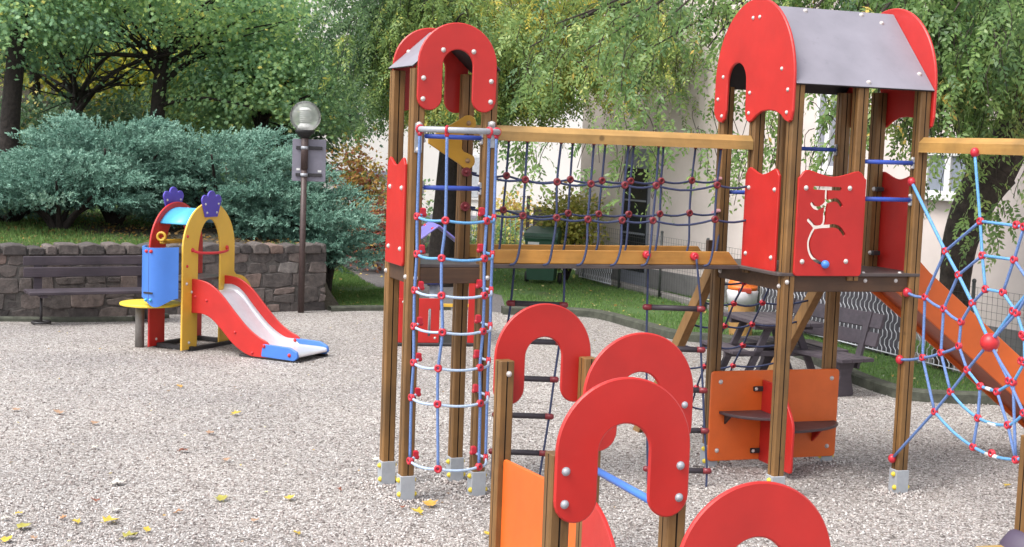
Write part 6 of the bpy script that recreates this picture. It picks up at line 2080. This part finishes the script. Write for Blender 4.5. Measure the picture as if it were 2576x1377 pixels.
def bits(poly, n, g_, name, label, size=(0.03, 0.07), z=0.05):
    xs = [p[0] for p in poly]; ys = [p[1] for p in poly]
    x = g_.uniform(min(xs), max(xs), n); y = g_.uniform(min(ys), max(ys), n)
    k = inpoly(x, y, poly); x, y = x[k], y[k]; N_ = len(x)
    a = g_.random(N_) * 6.28
    L = g_.uniform(size[0], size[1], N_)
    o = leaf_mesh(name, np.stack([x, y, np.full(N_, z) * g_.uniform(0.5, 1.0, N_)], 1), np.stack([np.cos(a), np.sin(a), g_.normal(0, 0.25, N_)], 1), np.array([0, 0, 1.0]) + g_.normal(size=(N_, 3)) * 0.3, L, L * 0.8, g_.random(N_), LITT, None, 'broad')
    o['kind'] = 'stuff'; o['label'] = label; o['category'] = 'leaf litter'
bits([(p[0], p[1]) for p in lawn], 900, g3_, 'lawn_leaf_litter', 'small yellow leaf bits strewn over the lawn')
bits([(gp(*q)[0], gp(*q)[1]) for q in lawn_left + path_px[:3]], 160, g3_, 'lawn_leaf_litter', 'small yellow leaf bits on the grass patch by the stone wall end')
bx = g3_.uniform(-9, 1.0, 5000); by = 0.3 + 4 * g3_.random(5000)
PX = np.array([[WF.o.x, WF.o.y]]) + bx[:, None] * np.array([[WF.ex.x, WF.ex.y]]) + by[:, None] * np.array([[WF.ey.x, WF.ey.y]])
pz = np.array([bank_z(a, b) for a, b in PX]) + 0.015
aa = g3_.random(5000) * 6.28
o = leaf_mesh('bank_leaf_litter', np.column_stack([PX, pz]), np.stack([np.cos(aa), np.sin(aa), g3_.normal(0, 0.3, 5000)], 1), np.array([0, 0, 1.0]) + g3_.normal(size=(5000, 3)) * 0.4, g3_.uniform(0.03, 0.075, 5000), g3_.uniform(0.02, 0.05, 5000), g3_.random(5000) * 0.45, LITT, None, 'broad')
o['kind'] = 'stuff'; o['label'] = 'brown fallen leaves lying under the junipers on the bank'; o['category'] = 'leaf litter'
gv = [(-7, 7.3), (6, 7.3), (3.2, 14.5), (1.2, 19.5), (-2.6, 19.6), (-6, 17.2)]
bits(gv, 420, g3_, 'gravel_leaf_litter', 'tiny tan leaf bits lying between the gravel stones', (0.014, 0.034), 0.006)

# loose stones lying on top of the gravel, thicker round the post feet
g4_ = np.random.default_rng(808)
NP = 30000
yy = 7.4 + 8.5 * g4_.random(NP) ** 1.7
xx = g4_.uniform(-0.42, 0.42, NP) * yy
feet = [T1(a, b) for a in (0, S1) for b in (0, D1)] + [T2(a, b) for a in (0, S2) for b in (0, S2)]
fa_ = g4_.random(360 * len(feet)) * 6.283
fr0 = 0.055 + 0.11 * g4_.random(len(fa_)) ** 1.5
fp = np.array([(f.x, f.y) for f in feet]).repeat(360, 0) + np.stack([np.cos(fa_) * fr0, np.sin(fa_) * fr0], 1) * 1.25
xx = np.concatenate([xx, fp[:, 0]]); yy = np.concatenate([yy, fp[:, 1]]); NP = len(xx)
r_ = g4_.uniform(0.004, 0.011, NP)
zf = np.concatenate([np.zeros(NP - len(fa_)), np.maximum(0, 0.012 - 0.12 * (fr0 - 0.05)) * g4_.random(len(fa_))])
ax = rdir(NP, g4_); ay = nrm(np.cross(ax, rdir(NP, g4_))); az = np.cross(ax, ay)
e = np.stack([ax * 1.35, -ax * 1.35, ay, -ay, az * 0.75, -az * 0.75], 1) * r_[:, None, None] * g4_.uniform(0.8, 1.2, (NP, 6, 1))
V = (np.stack([xx, yy, r_ * 0.35 + zf], 1)[:, None, :] + e).reshape(-1, 3).astype(np.float32)
tri = np.array([(0, 2, 4), (2, 1, 4), (1, 3, 4), (3, 0, 4), (2, 0, 5), (1, 2, 5), (3, 1, 5), (0, 3, 5)])
F = (np.arange(NP)[:, None, None] * 6 + tri[None]).reshape(-1).astype(np.int32)
me = bpy.data.meshes.new('loose_pebbles')
me.vertices.add(len(V)); me.vertices.foreach_set('co', V.ravel())
me.loops.add(len(F)); me.loops.foreach_set('vertex_index', F)
me.polygons.add(len(F) // 3); me.polygons.foreach_set('loop_start', np.arange(0, len(F), 3, dtype=np.int32)); me.polygons.foreach_set('loop_total', np.full(len(F) // 3, 3, dtype=np.int32))
me.update(calc_edges=True)
me.attributes.new('lv', 'FLOAT', 'POINT').data.foreach_set('value', np.repeat(g4_.random(NP).astype(np.float32), 6))
me.materials.append(leafmat('pebble_stone', [(0.0, (0.12, 0.10, 0.095)), (0.3, (0.34, 0.29, 0.27)), (0.7, (0.52, 0.475, 0.45)), (1.0, (0.72, 0.70, 0.68))], 0.0, 0.7))
o = bpy.data.objects.new('loose_pebbles', me); col.objects.link(o)
o['kind'] = 'stuff'; o['label'] = 'loose pale stones scattered over the gravel'; o['category'] = 'gravel'

# ------------------------------------------------------------------ fallen leaves big enough to tell apart
def maple_outline(r):
    pts = []
    lob = [(90, 1.0), (60, 0.55), (38, 0.86), (12, 0.45), (-12, 0.66), (-50, 0.38), (-80, 0.34), (-90, 0.30), (-100, 0.34), (-130, 0.38), (-168, 0.66), (168, 0.45), (142, 0.86), (120, 0.55)]
    for a, q in lob:
        pts.append((q * math.cos(R(a)) * r.uniform(0.9, 1.1), q * math.sin(R(a)) * r.uniform(0.9, 1.1)))
    return pts
LEAFC = {}
def lcol(c):
    if c not in LEAFC:
        LEAFC[c] = plain('fallen_leaf_' + c, dict(yellow=(0.62, 0.44, 0.05), olive=(0.38, 0.34, 0.06), gold=(0.60, 0.34, 0.06), tan=(0.46, 0.28, 0.17), pale=(0.72, 0.70, 0.60), russet=(0.26, 0.075, 0.035), orange=(0.50, 0.24, 0.10))[c], 0.55, 0, 0.3, 18, 0.2, 0.003)
    return LEAFC[c]
def fallen(px, py, size_px, c, label, seed, group=None):
    r = random.Random(seed)
    p = gp(px, py)
    s = size_px / (FPX / p.y) * 0.66
    pts = maple_outline(r)
    m = MB()
    vs = [(0, 0, 0.012)] + [(x * s, y * s, 0.006 + 0.6 * s * (abs(x) ** 2) * r.uniform(0.2, 1.0) + r.uniform(0, 0.012)) for x, y in pts]
    n = len(pts)
    m.add(vs, [(0, 1 + i, 1 + (i + 1) % n) for i in range(n)], True)
    k = len(vs)
    st = [(0, -0.28 * s, 0.008), (r.uniform(-0.1, 0.1) * s, -0.75 * s, 0.012)]
    m.tube(st, 0.0018, 4)
    o = m.build('fallen_leaf', lcol(c))
    o.location = (p.x, p.y, 0.006 + 0.07 * s)
    o.rotation_euler = (r.uniform(-0.02, 0.22), r.uniform(-0.15, 0.15), r.uniform(-0.9, 0.9))
    tag(o, label, 'leaf', group or 'fallen leaves on the gravel')
zz = lambda a, b: (a * 0.3696, 868 + b * 0.3696)
FL = [((740, 1220), 52, 'yellow', 'bright yellow maple leaf lying flat, largest on the gravel at the lower left'),
      ((150, 1260), 44, 'olive', 'curled olive-yellow leaf near the lower left corner'),
      ((870, 1325), 48, 'olive', 'mottled green and gold leaf at the bottom edge of the gravel'),
      ((1000, 1278), 26, 'yellow', 'small yellow leaf right of the mottled leaf at the bottom edge'),
      ((40, 1350), 36, 'yellow', 'yellow leaf in the lower left corner of the gravel'),
      ((520, 1225), 30, 'yellow', 'narrow yellow leaf left of the largest bright maple leaf'),
      ((1510, 1068), 42, 'olive', 'folded yellow-green leaf alone in the lower middle of the open gravel'),
      ((1970, 1062), 32, 'yellow', 'yellow-green leaf left of the narrow tower feet'),
      ((2020, 1300), 28, 'yellow', 'thin yellow leaf near the bottom edge, left of the foreground maze'),
      ((1735, 1215), 28, 'tan', 'tan curled leaf on the gravel left of the foreground maze'),
      ((1215, 1152), 26, 'orange', 'pale orange leaf on the gravel below the toddler slide'),
      ((1600, 482), 28, 'yellow', 'lone yellow leaf on the gravel in front of the toddler slide'),
      ((1220, 297), 22, 'gold', 'small golden leaf nearest the foot of the toddler slide'),
      ((1240, 735), 30, 'russet', 'russet and yellow leaf in the middle of the open gravel'),
      ((110, 455), 28, 'tan', 'tan leaf at the left edge of the gravel in front of the bench'),
      ((400, 475), 32, 'tan', 'flat tan leaf on the gravel in front of the bench'),
      ((640, 548), 26, 'tan', 'faded tan leaf left of the toddler slide shadow'),
      ((640, 712), 20, 'pale', 'small white leaf underside in the left half of the gravel'),
      ((790, 958), 40, 'pale', 'pale cream leaf above the bright yellow maple leaf'),
      ((780, 1142), 26, 'pale', 'white leaf just above the largest bright maple leaf'),
      ((30, 1200), 24, 'pale', 'white leaf at the left edge of the gravel'),
      ((120, 1165), 26, 'yellow', 'small yellow-green leaf above the curled olive leaf'),
      ((430, 1195), 22, 'orange', 'tiny orange leaf between the olive and narrow yellow leaves'),
      ((650, 1078), 26, 'russet', 'red-orange leaf above the narrow yellow leaf'),
      ((2310, 1002), 20, 'russet', 'red-brown curled leaf close to the narrow tower feet'),
      ((1430, 615), 28, 'tan', 'pinkish faded leaf in the centre left of the gravel'),
      ((230, 1335), 22, 'tan', 'brown crumpled leaf beside the curled olive leaf'),
      ((1540, 800), 26, 'tan', 'pale brown leaf in the empty middle of the gravel')]
for i, (q, s, c, lb) in enumerate(FL):
    x, y = zz(*q)
    fallen(x, y, s, c, lb, 600 + i)
for i, (x, y, s, c, lb) in enumerate([(1082, 1277, 46, 'gold', 'golden leaf on the gravel just right of the narrow tower, upper of two'), (1050, 1296, 40, 'yellow', 'yellow leaf on the gravel at the narrow tower, lower of two'),
                                      (1232, 1354, 40, 'yellow', 'yellow leaf against the base of the foreground maze post'), (944, 1162, 26, 'pale', 'pale yellow leaf touching the leftmost tower post foot'),
                                      (2533, 1228, 24, 'yellow', 'small yellow leaf on the gravel near the right edge'), (1012, 1282, 18, 'russet', 'small red-brown leaf between the narrow tower feet')]):
    fallen(x, y, s, c, lb, 700 + i)
